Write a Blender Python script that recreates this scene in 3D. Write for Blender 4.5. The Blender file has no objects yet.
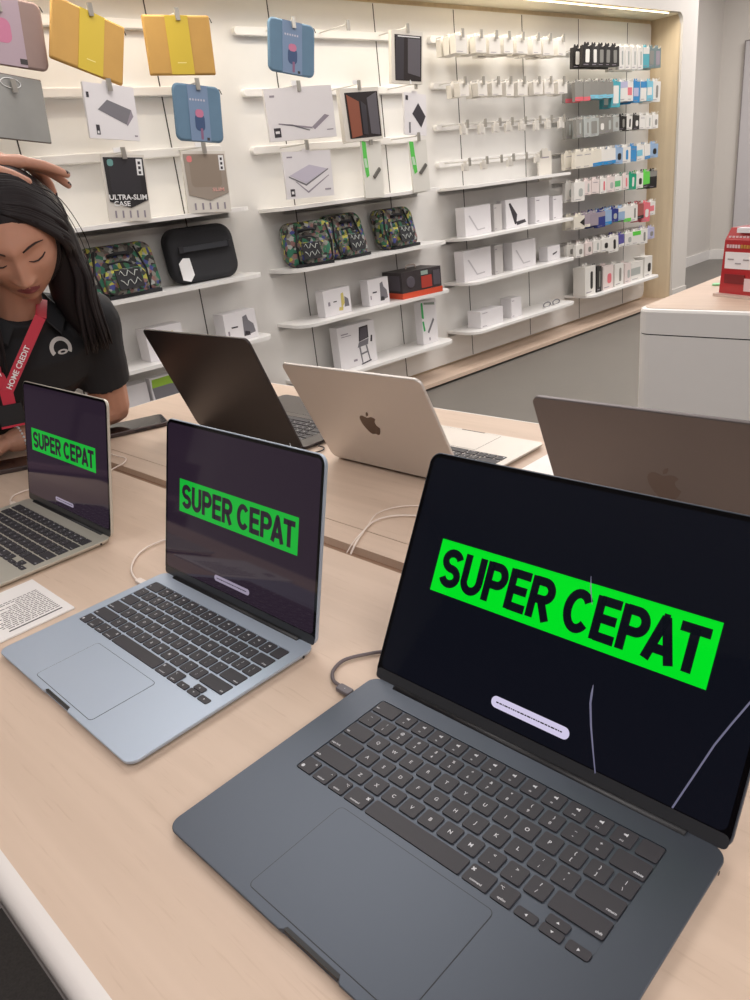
LAMP = 40.0; DISP = 1.0
import bpy, bmesh, math, random
from mathutils import Vector, Matrix, noise
PI = math.pi
scene = bpy.context.scene
COL = scene.collection
R = math.radians
H = 0.93            # table top height
FL = 0.065          # floor level

# ---------------------------------------------------------------- materials
def lin(c):
    return tuple(((v/255)/12.92 if v/255 <= 0.04045 else ((v/255+0.055)/1.055)**2.4) for v in c)
MATS = {}
def mat(name, rgb, rough=0.5, metal=0.0, spec=0.5, emit=None, estr=0.0, noise_amt=0.0, noise_scale=20, bump=0.0, alpha=1.0, trans=0.0, coat=0.0, stretch=None):
    if name in MATS: return MATS[name]
    m = bpy.data.materials.new(name); m.use_nodes = True
    nt = m.node_tree; b = nt.nodes['Principled BSDF']
    c = lin(rgb)
    b.inputs['Base Color'].default_value = (*c, 1)
    b.inputs['Roughness'].default_value = rough
    b.inputs['Metallic'].default_value = metal
    b.inputs['Specular IOR Level'].default_value = spec
    b.inputs['Coat Weight'].default_value = coat
    b.inputs['Coat Roughness'].default_value = 0.05
    b.inputs['Transmission Weight'].default_value = trans
    b.inputs['Alpha'].default_value = alpha
    if emit:
        b.inputs['Emission Color'].default_value = (*lin(emit), 1)
        b.inputs['Emission Strength'].default_value = estr
    tc = nt.nodes.new('ShaderNodeTexCoord'); mp = nt.nodes.new('ShaderNodeMapping')
    nt.links.new(tc.outputs['Object'], mp.inputs['Vector'])
    if stretch: mp.inputs['Scale'].default_value = stretch
    nz = nt.nodes.new('ShaderNodeTexNoise'); nz.inputs['Scale'].default_value = noise_scale
    nz.inputs['Detail'].default_value = 4
    nt.links.new(mp.outputs['Vector'], nz.inputs['Vector'])
    mix = nt.nodes.new('ShaderNodeMix'); mix.data_type = 'RGBA'
    k = max(noise_amt, 0.015)
    mix.inputs['A'].default_value = (*[v*(1-k) for v in c], 1)
    mix.inputs['B'].default_value = (*[min(1, v*(1+k)) for v in c], 1)
    nt.links.new(nz.outputs['Fac'], mix.inputs['Factor'])
    nt.links.new(mix.outputs['Result'], b.inputs['Base Color'])
    if bump:
        bp = nt.nodes.new('ShaderNodeBump'); bp.inputs['Strength'].default_value = bump
        bp.inputs['Distance'].default_value = 0.002
        nt.links.new(nz.outputs['Fac'], bp.inputs['Height']); nt.links.new(bp.outputs['Normal'], b.inputs['Normal'])
    MATS[name] = m
    return m

def wood_mat(name, rgb, dark, rough=0.45, stretch=(2.2, 40, 2.2)):
    if name in MATS: return MATS[name]
    m = mat(name, rgb, rough, spec=0.4)
    nt = m.node_tree; b = nt.nodes['Principled BSDF']
    tc = nt.nodes.new('ShaderNodeTexCoord'); mp = nt.nodes.new('ShaderNodeMapping')
    mp.inputs['Scale'].default_value = stretch
    nt.links.new(tc.outputs['Object'], mp.inputs['Vector'])
    n1 = nt.nodes.new('ShaderNodeTexNoise'); n1.inputs['Scale'].default_value = 9; n1.inputs['Detail'].default_value = 5
    n2 = nt.nodes.new('ShaderNodeTexNoise'); n2.inputs['Scale'].default_value = 1.2; n2.inputs['Detail'].default_value = 2
    nt.links.new(mp.outputs['Vector'], n1.inputs['Vector']); nt.links.new(mp.outputs['Vector'], n2.inputs['Vector'])
    r1 = nt.nodes.new('ShaderNodeValToRGB'); r1.color_ramp.elements[0].position = 0.60; r1.color_ramp.elements[1].position = 0.74
    nt.links.new(n1.outputs['Fac'], r1.inputs['Fac'])
    mx = nt.nodes.new('ShaderNodeMix'); mx.data_type = 'RGBA'
    mx.inputs['A'].default_value = (*lin(rgb), 1); mx.inputs['B'].default_value = (*lin(dark), 1)
    ml = nt.nodes.new('ShaderNodeMath'); ml.operation = 'MULTIPLY'; ml.inputs[1].default_value = 0.38
    nt.links.new(r1.outputs['Color'], ml.inputs[0]); nt.links.new(ml.outputs[0], mx.inputs['Factor'])
    mx2 = nt.nodes.new('ShaderNodeMix'); mx2.data_type = 'RGBA'; mx2.blend_type = 'MULTIPLY'
    r2 = nt.nodes.new('ShaderNodeValToRGB'); r2.color_ramp.elements[0].color = (.93, .92, .91, 1); r2.color_ramp.elements[1].color = (1, 1, 1, 1)
    r2.color_ramp.elements[0].position = 0.35; r2.color_ramp.elements[1].position = 0.65
    nt.links.new(n2.outputs['Fac'], r2.inputs['Fac'])
    mx2.inputs['Factor'].default_value = 1
    nt.links.new(mx.outputs['Result'], mx2.inputs['A']); nt.links.new(r2.outputs['Color'], mx2.inputs['B'])
    nt.links.new(mx2.outputs['Result'], b.inputs['Base Color'])
    return m

def graffiti_mat():
    m = mat('graffiti_fabric', (70, 72, 62), 0.7)
    nt = m.node_tree; b = nt.nodes['Principled BSDF']
    tc = nt.nodes.new('ShaderNodeTexCoord')
    ds = nt.nodes.new('ShaderNodeTexNoise'); ds.inputs['Scale'].default_value = 14
    nt.links.new(tc.outputs['Object'], ds.inputs['Vector'])
    ad = nt.nodes.new('ShaderNodeVectorMath'); ad.operation = 'MULTIPLY_ADD'; ad.inputs[1].default_value = (.05, .05, .05)
    nt.links.new(ds.outputs['Color'], ad.inputs[0]); nt.links.new(tc.outputs['Object'], ad.inputs[2])
    v = nt.nodes.new('ShaderNodeTexVoronoi'); v.inputs['Scale'].default_value = 54
    nt.links.new(ad.outputs[0], v.inputs['Vector'])
    sp = nt.nodes.new('ShaderNodeSeparateColor'); nt.links.new(v.outputs['Color'], sp.inputs[0])
    r = nt.nodes.new('ShaderNodeValToRGB'); r.color_ramp.interpolation = 'CONSTANT'
    cols = [(40, 41, 39), (62, 112, 78), (118, 114, 104), (52, 52, 50), (172, 168, 70), (126, 124, 118), (62, 68, 132), (46, 108, 84), (96, 88, 82), (132, 94, 90), (34, 34, 34), (158, 160, 156)]
    e = r.color_ramp.elements
    e[0].position = 0; e[0].color = (*lin(cols[0]), 1); e[1].position = 1/12; e[1].color = (*lin(cols[1]), 1)
    for i in range(2, 12):
        x = e.new(i/12); x.color = (*lin(cols[i]), 1)
    nt.links.new(sp.outputs[0], r.inputs['Fac']); nt.links.new(r.outputs['Color'], b.inputs['Base Color'])
    return m

# ---------------------------------------------------------------- objects
def thing(name, label, cat, loc=(0, 0, 0), rot=(0, 0, 0), group=None):
    o = bpy.data.objects.new(name, None); COL.objects.link(o)
    o.empty_display_size = 0.05
    o.location = loc; o.rotation_euler = rot
    return tag(o, label, cat, group)
def tag(o, label, cat, group=None):
    o['label'] = label; o['category'] = cat
    if group: o['group'] = group
    return o
def clone(root, label=None, group=None):
    def rec(o, par):
        c = o.copy(); COL.objects.link(c)
        if par: c.parent = par
        for ch in list(o.children): rec(ch, c)
        return c
    r = rec(root, None)
    if label: r['label'] = label
    if group: r['group'] = group
    return r

class MB:
    """collects faces with material slots into ONE mesh"""
    def __init__(s): s.v = []; s.f = []; s.m = []; s.mats = []; s.sm = []
    def mi(s, m):
        if m not in s.mats: s.mats.append(m)
        return s.mats.index(m)
    def add(s, verts, faces, m, M=None, smooth=False):
        o = len(s.v); k = s.mi(m)
        s.v += [tuple(M @ Vector(p)) if M else tuple(p) for p in verts]
        for f in faces:
            s.f.append([i+o for i in f]); s.m.append(k); s.sm.append(smooth)
        return s
    def box(s, x0, x1, y0, y1, z0, z1, m, M=None):
        v = [(x, y, z) for x in (x0, x1) for y in (y0, y1) for z in (z0, z1)]
        f = [(0, 1, 3, 2), (4, 6, 7, 5), (0, 4, 5, 1), (2, 3, 7, 6), (0, 2, 6, 4), (1, 5, 7, 3)]
        return s.add(v, f, m, M)
    def rings(s, rings, m, M=None, cap=True, smooth=False):
        n = len(rings[0]); v = [p for r in rings for p in r]; f = []
        for k in range(len(rings)-1):
            for i in range(n):
                j = (i+1) % n
                f.append((k*n+i, k*n+j, (k+1)*n+j, (k+1)*n+i))
        s.add(v, f, m, M, smooth)
        if cap:
            o = len(s.v)-len(v); kk = s.mi(m)
            s.f.append([o+i for i in range(n)][::-1]); s.m.append(kk); s.sm.append(False)
            s.f.append([o+(len(rings)-1)*n+i for i in range(n)]); s.m.append(kk); s.sm.append(False)
        return s
    def plate(s, w, h, r, z0, z1, m, bev=0.0, M=None, cx=0, cy=0, n=6):
        """rounded rectangle w x h centred on (cx,cy), from z0 to z1, with softened rims"""
        if bev: ro = [(bev, z0), (bev*.3, z0+bev*.3), (0, z0+bev), (0, z1-bev), (bev*.3, z1-bev*.3), (bev, z1)]
        else: ro = [(0, z0), (0, z1)]
        return s.rings([[(x+cx, y+cy, z) for x, y in rrect(w-2*i, h-2*i, max(r-i, r*.3), n)] for i, z in ro], m, M)
    def poly(s, pts, z0, z1, m, M=None):
        return s.rings([[(x, y, z0) for x, y in pts], [(x, y, z1) for x, y in pts]], m, M)
    def tube(s, pts, rad, m, n=8, M=None, cap=True, closed=False):
        pts = [Vector(p) for p in pts]; N = len(pts); rs = rad if isinstance(rad, (list, tuple)) else [rad]*N
        rings = []; up = None
        for i, p in enumerate(pts):
            t = (pts[min(i+1, N-1)]-pts[max(i-1, 0)]).normalized()
            if up is None:
                up = Vector((0, 0, 1)) if abs(t.z) < .9 else Vector((1, 0, 0))
            a = (up-t*up.dot(t)).normalized(); up = a; b = t.cross(a)
            rings.append([tuple(p+(a*math.cos(k*2*PI/n)+b*math.sin(k*2*PI/n))*rs[i]) for k in range(n)])
        return s.rings(rings, m, M, cap, True)
    def lathe(s, prof, m, n=24, M=None):
        return s.rings([[(r*math.cos(k*2*PI/n), r*math.sin(k*2*PI/n), z) for k in range(n)] for r, z in prof], m, M, True, True)
    def quad(s, a, b, c, d, m, M=None): return s.add([a, b, c, d], [(0, 1, 2, 3)], m, M)
    def text(s, txt, size, m, M=None, depth=0.0, bold=0.0, align='CENTER', width=None):
        v, f = text_geo(txt, bold)
        if not v: return s
        xs = [p[0] for p in v]; ys = [p[1] for p in v]
        w = max(xs)-min(xs); k = size; kx = (width/w if width else size)
        ox = {'CENTER': (max(xs)+min(xs))/2, 'LEFT': min(xs), 'RIGHT': max(xs)}[align]; oy = 0.35
        vv = [((p[0]-ox)*kx, (p[1]-oy)*k, depth) for p in v]
        return s.add(vv, f, m, M)
    def build(s, name, parent=None, loc=None, rot=None, fix=True):
        me = bpy.data.meshes.new(name); me.from_pydata(s.v, [], s.f)
        for m in s.mats: me.materials.append(m)
        me.polygons.foreach_set('material_index', s.m)
        me.polygons.foreach_set('use_smooth', s.sm)
        if fix:
            bm = bmesh.new(); bm.from_mesh(me); bmesh.ops.recalc_face_normals(bm, faces=[f for f in bm.faces]); bm.to_mesh(me); bm.free()
        me.update()
        o = bpy.data.objects.new(name, me); COL.objects.link(o)
        if parent: o.parent = parent
        if loc: o.location = loc
        if rot: o.rotation_euler = rot
        return o

def rrect(w, h, r, n=6):
    r = max(min(r, w/2-1e-5, h/2-1e-5), 1e-5); out = []
    for cx, cy, a0 in ((w/2-r, h/2-r, 0), (-w/2+r, h/2-r, 90), (-w/2+r, -h/2+r, 180), (w/2-r, -h/2+r, 270)):
        for k in range(n+1):
            a = R(a0+90*k/n); out.append((cx+r*math.cos(a), cy+r*math.sin(a)))
    return out
_tg = {}
def text_geo(txt, bold=0.0):
    key = (txt, bold)
    if key in _tg: return _tg[key]
    cu = bpy.data.curves.new('lettering', 'FONT'); cu.body = txt; cu.size = 1; cu.offset = bold; cu.resolution_u = 3
    ob = bpy.data.objects.new('lettering', cu); COL.objects.link(ob)
    bpy.context.view_layer.update()
    dg = bpy.context.evaluated_depsgraph_get(); ev = ob.evaluated_get(dg); me = ev.to_mesh()
    v = [tuple(p.co) for p in me.vertices]; f = [list(p.vertices) for p in me.polygons]
    ev.to_mesh_clear(); bpy.data.objects.remove(ob); bpy.data.curves.remove(cu)
    _tg[key] = (v, f); return v, f

def eval_mesh(o):
    bpy.context.view_layer.update()
    dg = bpy.context.evaluated_depsgraph_get(); ev = o.evaluated_get(dg)
    return bpy.data.meshes.new_from_object(ev)

# heavy grotesque capitals drawn with strokes (unit height, stroke .2)
def _arc(cx, cy, rx, ry, a0, a1, n=14): return [(cx+rx*math.cos(R(a0+(a1-a0)*k/n)), cy+ry*math.sin(R(a0+(a1-a0)*k/n))) for k in range(n+1)]
ST = .212; _h = ST/2
GLY = {
 'S': (.66, [_arc(.33, .70, .235, .205, 18, 262)+_arc(.33, .298, .235, .2, 82, -162)]),
 'U': (.68, [[(_h, 1), (_h, .36)]+_arc(.34, .36, .2425, .265, 180, 360)[1:]+[(.68-_h, 1)]]),
 'P': (.66, [[(_h, 0), (_h, 1)], [(_h, .9025), (.36, .9025)]+_arc(.36, .675, .205, .2275, 90, -90)[1:]+[(_h, .4475)]]),
 'E': (.60, [[(_h, 0), (_h, 1)], [(_h, .9025), (.60, .9025)], [(_h, .51), (.56, .51)], [(_h, .0975), (.60, .0975)]]),
 'R': (.68, [[(_h, 0), (_h, 1)], [(_h, .9025), (.37, .9025)]+_arc(.37, .69, .205, .2125, 90, -90)[1:]+[(_h, .4775)], [(.33, .47), (.57, 0)]]),
 'C': (.72, [_arc(.37, .5, .27, .4025, 38, 322, 22)]),
 'A': (.74, [[(.10, 0), (.37, .96)], [(.64, 0), (.37, .96)], [(.20, .27), (.54, .27)], [(.30, .93), (.44, .93)]]),
 'T': (.64, [[(0, .9025), (.64, .9025)], [(.32, 0), (.32, .95)]]),
 ' ': (.20, []),
}
def banner_text(b, txt, x0, x1, yc, hgt, z, m, gap=.045):
    KN = {'PA': -.10, 'AT': -.09}
    tot = sum(GLY[c][0] for c in txt)+gap*(len(txt)-1)+sum(KN.get(txt[i:i+2], 0) for i in range(len(txt))); kx = (x1-x0)/tot; x = 0
    for ci, c in enumerate(txt):
        w, strokes = GLY[c]
        for P in strokes:
            L = []; Rr = []
            for i, q in enumerate(P):
                a = Vector(P[max(i-1, 0)]); d = Vector(q); e = Vector(P[min(i+1, len(P)-1)])
                n1 = (d-a).normalized() if i else (e-d).normalized(); n2 = (e-d).normalized() if i < len(P)-1 else n1
                nn = (n1+n2).normalized(); k = _h/max(.5, nn.dot(n1)); nv = Vector((-nn.y, nn.x))*k
                L.append(d+nv); Rr.append(d-nv)
            v = [((x+q.x)*kx+x0, (q.y-.5)*hgt+yc, z) for q in L+Rr]; n = len(P)
            b.add(v, [(i, i+1, n+i+1, n+i) for i in range(n-1)], m)
        x += w+gap+KN.get(txt[ci:ci+2], 0)

# frame on the front (-y) face of an upright thing: x right, y up the face, z towards the viewer
def face_M(y=0.0, z=0.0, x=0.0):
    return Matrix.Translation((x, y, z)) @ Matrix.Rotation(PI/2, 4, 'X')

# ---------------------------------------------------------------- product wall frame
WA = R(87); WX = -3.24
T = Vector((math.cos(WA), math.sin(WA), 0)); N = Vector((math.sin(WA), -math.cos(WA), 0))
def wp(s, d, h): return T*s+N*(WX+d)+Vector((0, 0, h))
WM = Matrix.Translation(wp(0, 0, 0)) @ Matrix.Rotation(WA, 4, 'Z')   # local x along the wall, -y out of the wall
WROT = (0, 0, WA)
# ================================================================ SETTING
M_wall = mat('wall_paint', (216, 211, 205), 0.6)
M_panel = mat('white_panel', (232, 230, 226), 0.45)
M_wood = wood_mat('pale_oak', (211, 188, 169), (188, 162, 140))
M_oakv = wood_mat('oak_veneer', (224, 206, 176), (204, 182, 150), stretch=(18, 18, 1.2))
M_white = mat('white_lacquer', (236, 233, 230), 0.35)
M_floor = mat('grey_floor_tile', (112, 108, 103), 0.42, noise_amt=0.06, noise_scale=3)
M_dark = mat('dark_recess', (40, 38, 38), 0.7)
M_carpet = mat('dark_carpet', (62, 58, 56), 0.95, noise_amt=0.5, noise_scale=260, bump=0.6)
M_groove = mat('groove_black', (62, 58, 54), 0.6)
M_ceil = mat('ceiling_white', (225, 222, 218), 0.8)

def struct(o): o['kind'] = 'structure'; return o
b = MB(); b.box(-6, 6, -5, 12, -0.05, FL, M_floor); struct(b.build('floor'))
b = MB(); b.box(-1.45, 3.2, -1.9, 0.9, FL, FL+0.006, M_carpet); struct(b.build('floor_carpet'))
b = MB(); b.box(-6, 6, -5, 12, 3.2, 3.25, M_ceil); struct(b.build('ceiling'))
# left wall: white board with black panel joints over an oak-lined niche
s0, s1 = .62, 6.58
b = MB()
b.box(.55, 6.62, 0.0, 0.04, 0.0, 2.37, M_oakv)                     # oak back of the niche
b.box(.52, .56, -0.26, 0.04, 0.0, 2.37, M_oakv)
b.box(6.62, 6.66, -0.26, 0.04, 0.0, 2.37, M_oakv)                 # oak return at the far end
b.box(.52, 6.66, -0.26, 0.04, 2.37, 2.39, mat('soffit_cream', (238, 230, 208), .6))                  # soffit
struct(b.build('wall_left', loc=wp(0, -0.012, 0), rot=WROT))
b = MB()
pts = [(s0, .125)]+[(s1-.06+.06*math.sin(R(a)), .185-.06*math.cos(R(a))) for a in range(0, 91, 15)]+[(s1-.03+.03*math.cos(R(a)), 2.31+.03*math.sin(R(a))) for a in range(0, 91, 30)]+[(s0, 2.34)]
b.poly(pts, 0, .012, M_panel, face_M(0.0))
for sx in (1.2, 1.941, 2.652, 3.41, 4.11, 4.82, 5.51, 6.205):
    b.box(sx-.003, sx+.003, -.0135, -.01, .13, 2.335, M_groove)
struct(b.build('wall_left_panel', loc=wp(0, 0, 0), rot=WROT))
b = MB()
b.box(.55, 6.62, -.262, 0.0, 0.082, 0.108, M_wood)
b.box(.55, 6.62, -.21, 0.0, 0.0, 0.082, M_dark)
struct(b.build('trim_1', loc=wp(0, -0.012, 0), rot=WROT))
# fascia above the niche and the white column at its far end
b = MB()
fa = [(-1.9, 0), (.52, 0), (.52, 2.375), (6.55, 2.375)]+[(6.55+.07*math.sin(R(a)), 2.305+.07*math.cos(R(a))) for a in range(0, 91, 15)]+[(6.62, 0), (6.87, 0), (6.87, 3.2), (-1.9, 3.2)]
b.poly(fa, 0, .03, M_wall, face_M(-.25))
b.box(6.84, 6.87, -.25, .3, 0, 3.2, M_wall)
b.box(-5, 6.87, .045, .1, 0, 3.2, M_wall)
b.box(6.62, 6.88, -.288, -.28, FL, FL+.12, M_wall)
struct(b.build('wall_left_fascia', loc=wp(0, -0.012, 0), rot=WROT))
# wall beyond the column, far wall with a grey door, walls behind the viewer
b = MB(); b.box(-3.6, -3.45, 6.9, 9.65, 0, 3.2, M_wall); struct(b.build('wall_left_far'))
b = MB(); b.box(-3.6, 6, 9.65, 9.8, 0, 3.2, M_wall); struct(b.build('wall_back'))
b = MB(); b.box(-3.45, -3.435, 6.9, 9.65, FL, FL+.11, M_white); struct(b.build('baseboard_left'))
b = MB(); b.box(-3.45, 5, 9.632, 9.65, FL, FL+.11, M_white); struct(b.build('baseboard_back'))
M_beh = mat('shop_wall_behind', (92, 74, 84), 0.8)
M_behd = mat('shop_display_dark', (52, 46, 50), 0.5)
b = MB(); b.box(5.2, 5.3, -5, 9.8, 0, 3.2, M_beh)
struct(b.build('wall_right'))
b = MB(); b.box(-6, 6, -4.6, -4.5, 0, 3.2, M_beh); struct(b.build('wall_front'))
M_door = mat('door_grey', (198, 194, 196), 0.5); M_grp = mat('door_joint_grey', (140, 134, 132), .6)
b = MB()
b.box(-3.17, -2.1, 9.60, 9.65, FL, 2.36, M_door)
b.box(-3.18, -3.17, 9.595, 9.65, FL, 2.37, M_grp)
b.box(-3.18, -2.1, 9.595, 9.65, 2.36, 2.37, M_grp)
struct(b.build('door_1'))

# cabinet added left of the viewer, out of view, for the glossy screens to mirror
dc = thing('reflection_cabinet', 'unseen dark cabinet with open shelves, added left of the viewer for the screens to mirror', 'cabinet', wp(-.65, .28, 0), (0, 0, WA))
b = MB(); b.box(-1.0, 1.0, -.02, 0, 0, 2.3, mat('cabinet_plum', (104, 84, 98), .7)); b.build('back_panel', dc)
for k in range(5):
    b = MB(); b.box(-1.0, 1.0, -.32, -.02, .35+.42*k, .37+.42*k, mat('cabinet_shelf', (150, 122, 132), .6)); b.build('shelf', dc)
rr_ = random.Random(2)
for k in range(4):
    x = -.92
    while x < .85:
        w_ = rr_.uniform(.12, .3); h_ = rr_.uniform(.14, .34)
        o = MB().box(x, x+w_, -.25, -.08, .37+.42*k, .37+.42*k+h_, rr_.choice((M_behd, M_dark, mat('box_plum', (96, 84, 92), .6)))).build('stock_box', dc); x += w_+rr_.uniform(.02, .12)
# ---- lamps of the shop, and fill lamps added out of view
M_led = mat('led_strip', (255, 236, 200), 0.5, emit=(255, 232, 190), estr=5.5)
t = MB().box(.6, 6.42, -.246, -.240, 2.362, 2.368, M_led).build('light_strip', loc=wp(0, 0, 0), rot=WROT)
tag(t, 'thin glowing light strip along the front of the niche soffit', 'light')
def area(name, loc, size, energy, color, rot=(0, 0, 0)):
    L = bpy.data.lights.new(name, 'AREA'); L.shape = 'RECTANGLE'; L.size, L.size_y = size; L.energy = energy; L.color = color
    o = bpy.data.objects.new(name, L); COL.objects.link(o); o.location = loc; o.rotation_euler = rot
    return o
area('niche_lamp', wp(3.55, .235, 2.345), (5.9, .03), 22, (1, .90, .74), (R(-30), 0, WA))
LK = (.95, 1.45, 2.0, 1.15, 1.4, .55, .22)  # fourth lamp is placed to brighten the counter front
for i, (x, y) in enumerate(((-1.7, 1.6), (-1.7, 4.6), (-1.5, 7.8), (1.8, -.25), (.9, 5.2), (-1.5, -1.0), (1.8, -1.6))):
    area('ceiling_and_fill_lamp', (x, y, 3.15), (1.8, 1.8), LAMP*LK[i], (1, .96, .935))
for x, y, k in ((3.9, -1.8, 1.9), (3.9, 1.6, 1.5)):  # unseen pair added as side fill for upright surfaces
    area('ceiling_and_fill_lamp', (x, y, 3.15), (1.8, 1.8), LAMP*k, (1, .96, .94))
w = bpy.data.worlds.new('world'); scene.world = w; w.use_nodes = True
w.node_tree.nodes['Background'].inputs[0].default_value = (1, .95, .93, 1)
w.node_tree.nodes['Background'].inputs[1].default_value = 0.3

# ================================================================ TABLE
M_edge = mat('table_edge_white', (226, 220, 216), 0.4)
M_apron = mat('table_side_grey', (190, 184, 182), 0.6)
TX0, TX1 = -1.30, 1.75
tb = thing('display_table', 'long pale oak display table carrying the open laptops', 'table', (0, 0, 0))
def slab(y0, y1, name, x0=TX0, x1=TX1):
    b = MB(); b.box(x0, x1, y0, y1, H-.022, H, M_wood); return b.build(name, tb)
slab(-.0965, .418, 'tabletop'); slab(.441, .4835, 'cable_flap'); slab(.485, 1.000, 'tabletop')
b = MB(); b.box(TX0, TX1, .418, .441, H-.03, H-.012, mat('trough_tan', (150, 120, 98), .6)); b.build('cable_trough', tb)
# rounded white rim all round
b = MB(); x0, x1, y0, y1 = TX0, TX1, -.0965, 1.0
prof = [(0, 0), (.003, -.0002), (.006, -.0010), (.009, -.0026), (.0118, -.0052), (.0140, -.0085), (.0154, -.0125), (.016, -.018), (.016, -.030), (.012, -.033)]
b.rings([[(x0-o, y0-o, H+z), (x1+o, y0-o, H+z), (x1+o, y1+o, H+z), (x0-o, y1+o, H+z)] for o, z in prof], M_edge, cap=False, smooth=True)
b.build('table_rim', tb)
b = MB(); b.box(x0-.012, x1+.012, y0-.012, y1+.012, H-.072, H-.031, M_apron); b.build('apron', tb)
b = MB()
for yy in (.0, .9):
    b2 = MB(); b2.box(x0+.25, x0+.31, yy-.03, yy+.03, FL+(.006 if yy < .5 else 0), H-.072, M_apron); b2.build('leg', tb)
    b2 = MB(); b2.box(x1-.31, x1-.25, yy-.03, yy+.03, FL+(.006 if yy < .5 else 0), H-.072, M_apron); b2.build('leg', tb)

# ================================================================ COUNTER
ct = thing('counter', 'white counter with oak top under the red box at the right', 'counter', (-.670, 2.118, 0))
def rr2(w, l, r=.05, n=6):
    return [(x+w/2, y+l/2) for x, y in rrect(w, l, r, n)]
W_, L_ = 2.6, 1.9
b = MB(); b.rings([[(x, y, z) for x, y in rr2(W_, L_, .05)] for z in (FL, H-.082)], M_white, smooth=False); b.build('counter_body', ct)
b = MB(); b.rings([[(x+.003, y+.003, z) for x, y in rr2(W_-.006, L_-.006, .048)] for z in (H-.082, H-.078)], M_dark); b.build('shadow_gap', ct)
b = MB(); b.rings([[(x+i, y+i, z) for x, y in rr2(W_-2*i, L_-2*i, .05-i*.5)] for i, z in ((0, H-.078), (0, H-.010), (.003, H-.003), (.010, H-.0005))], M_white, cap=True); b.build('drawer_band', ct)
b = MB(); b.rings([[(x+.012, y+.012, z) for x, y in rr2(W_-.024, L_-.024, .045)] for z in (H-.0005, H+.0008)], M_wood); b.build('counter_top', ct)
# red acrylic box on the counter
M_red = mat('red_acrylic', (176, 26, 36), 0.3, coat=.4)
M_redd = mat('red_dark_print', (120, 20, 28), 0.4)
M_pink = mat('pale_pink_print', (228, 200, 205), 0.5)
M_gold = mat('gold_print', (200, 150, 70), 0.5)
M_clear = mat('acrylic_edge', (206, 186, 176), 0.2)
M_prw = mat('print_white', (238, 236, 240), 0.5)
rb = thing('promo_box', 'red promotional acrylic box on the white counter', 'display box', (-.51, 2.37, H+.001), (0, 0, R(-24)))
b = MB(); b.box(-.005, .26, -.02, .13, 0, .008, M_clear); b.build('acrylic_foot', rb)
b = MB(); b.rings([[(0, 0, .008), (.25, 0, .008), (.25, .10, .008), (0, .10, .008)], [(.012, .0, .17), (.25, .0, .17), (.25, .10, .17), (.012, .10, .17)], [(.014, .02, .205), (.25, .02, .205), (.25, .08, .205), (.014, .08, .205)]], M_red)
b.build('box_body', rb)
b = MB(); b.box(.018, .25, -.0015, 0, .085, .135, M_prw); b.box(.055, .25, .001, .019, .192, .206, M_prw)
for k in range(9):
    b.box(.022+.011*k, .029+.011*k, -.002, 0, .147, .157, M_pink if k < 5 else M_gold)
for k in range(6):
    b.box(.022+.014*k, .031+.014*k, .004, .012, .172, .182, M_pink)
for k in range(5):
    b.box(.03+.03*k, .052+.03*k, -.003, -.001, .112-.012*(k % 2), .115-.012*(k % 2), mat('print_grey', (150, 145, 150), .6))
b.box(.02, .10, -.002, 0, .04, .068, M_redd); b.box(.10, .25, -.002, 0, .02, .058, M_pink)
b.build('printed_panel', rb)
g = MB().plate(.06, .03, .008, 0, .006, mat('mint_green', (150, 225, 165), .4), bev=.002).build('green_coaster', loc=(-.575, 2.56, H+.001), rot=(0, 0, .3))
tag(g, 'small mint green pad lying left of the red box', 'pad')
# ================================================================ LAPTOPS
M_key = mat('key_black', (56, 54, 59), 0.5, spec=.4)
M_leg = mat('key_legend', (205, 205, 210), 0.6)
M_glass = mat('bezel_glass', (6, 6, 8), 0.06, spec=.5)
M_chin = mat('chin_grey', (50, 51, 54), 0.35)
M_hinge = mat('hinge_black', (24, 24, 27), 0.45)
M_disp = mat('display_black', (4, 5, 8), 0.05, spec=.5, emit=(12, 14, 22), estr=DISP)
M_disp2 = mat('display_black_lilac_sheen', (4, 5, 8), 0.05, spec=.5, emit=(40, 30, 42), estr=DISP)  # glow tinted lilac, standing in for the reflections in these screens
M_green = mat('banner_green', (0, 0, 0), 0.05, spec=.5, emit=(0, 222, 36), estr=1.0)
M_green2 = mat('banner_green_dim', (0, 0, 0), 0.05, spec=.5, emit=(22, 172, 54), estr=1.0)
M_pill = mat('pill_lilac', (0, 0, 0), 0.05, spec=.5, emit=(208, 200, 228), estr=1.0)
M_pill2 = mat('pill_lilac_dim', (0, 0, 0), 0.05, spec=.5, emit=(150, 140, 160), estr=1.0)
M_paleline = mat('pale_line', (0, 0, 0), 0.3, emit=(120, 118, 145), estr=.8)
U = 0.01903; KP = 0.01828; GAP = 0.0029
KW = 0.275; KD = 0.1086
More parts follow.
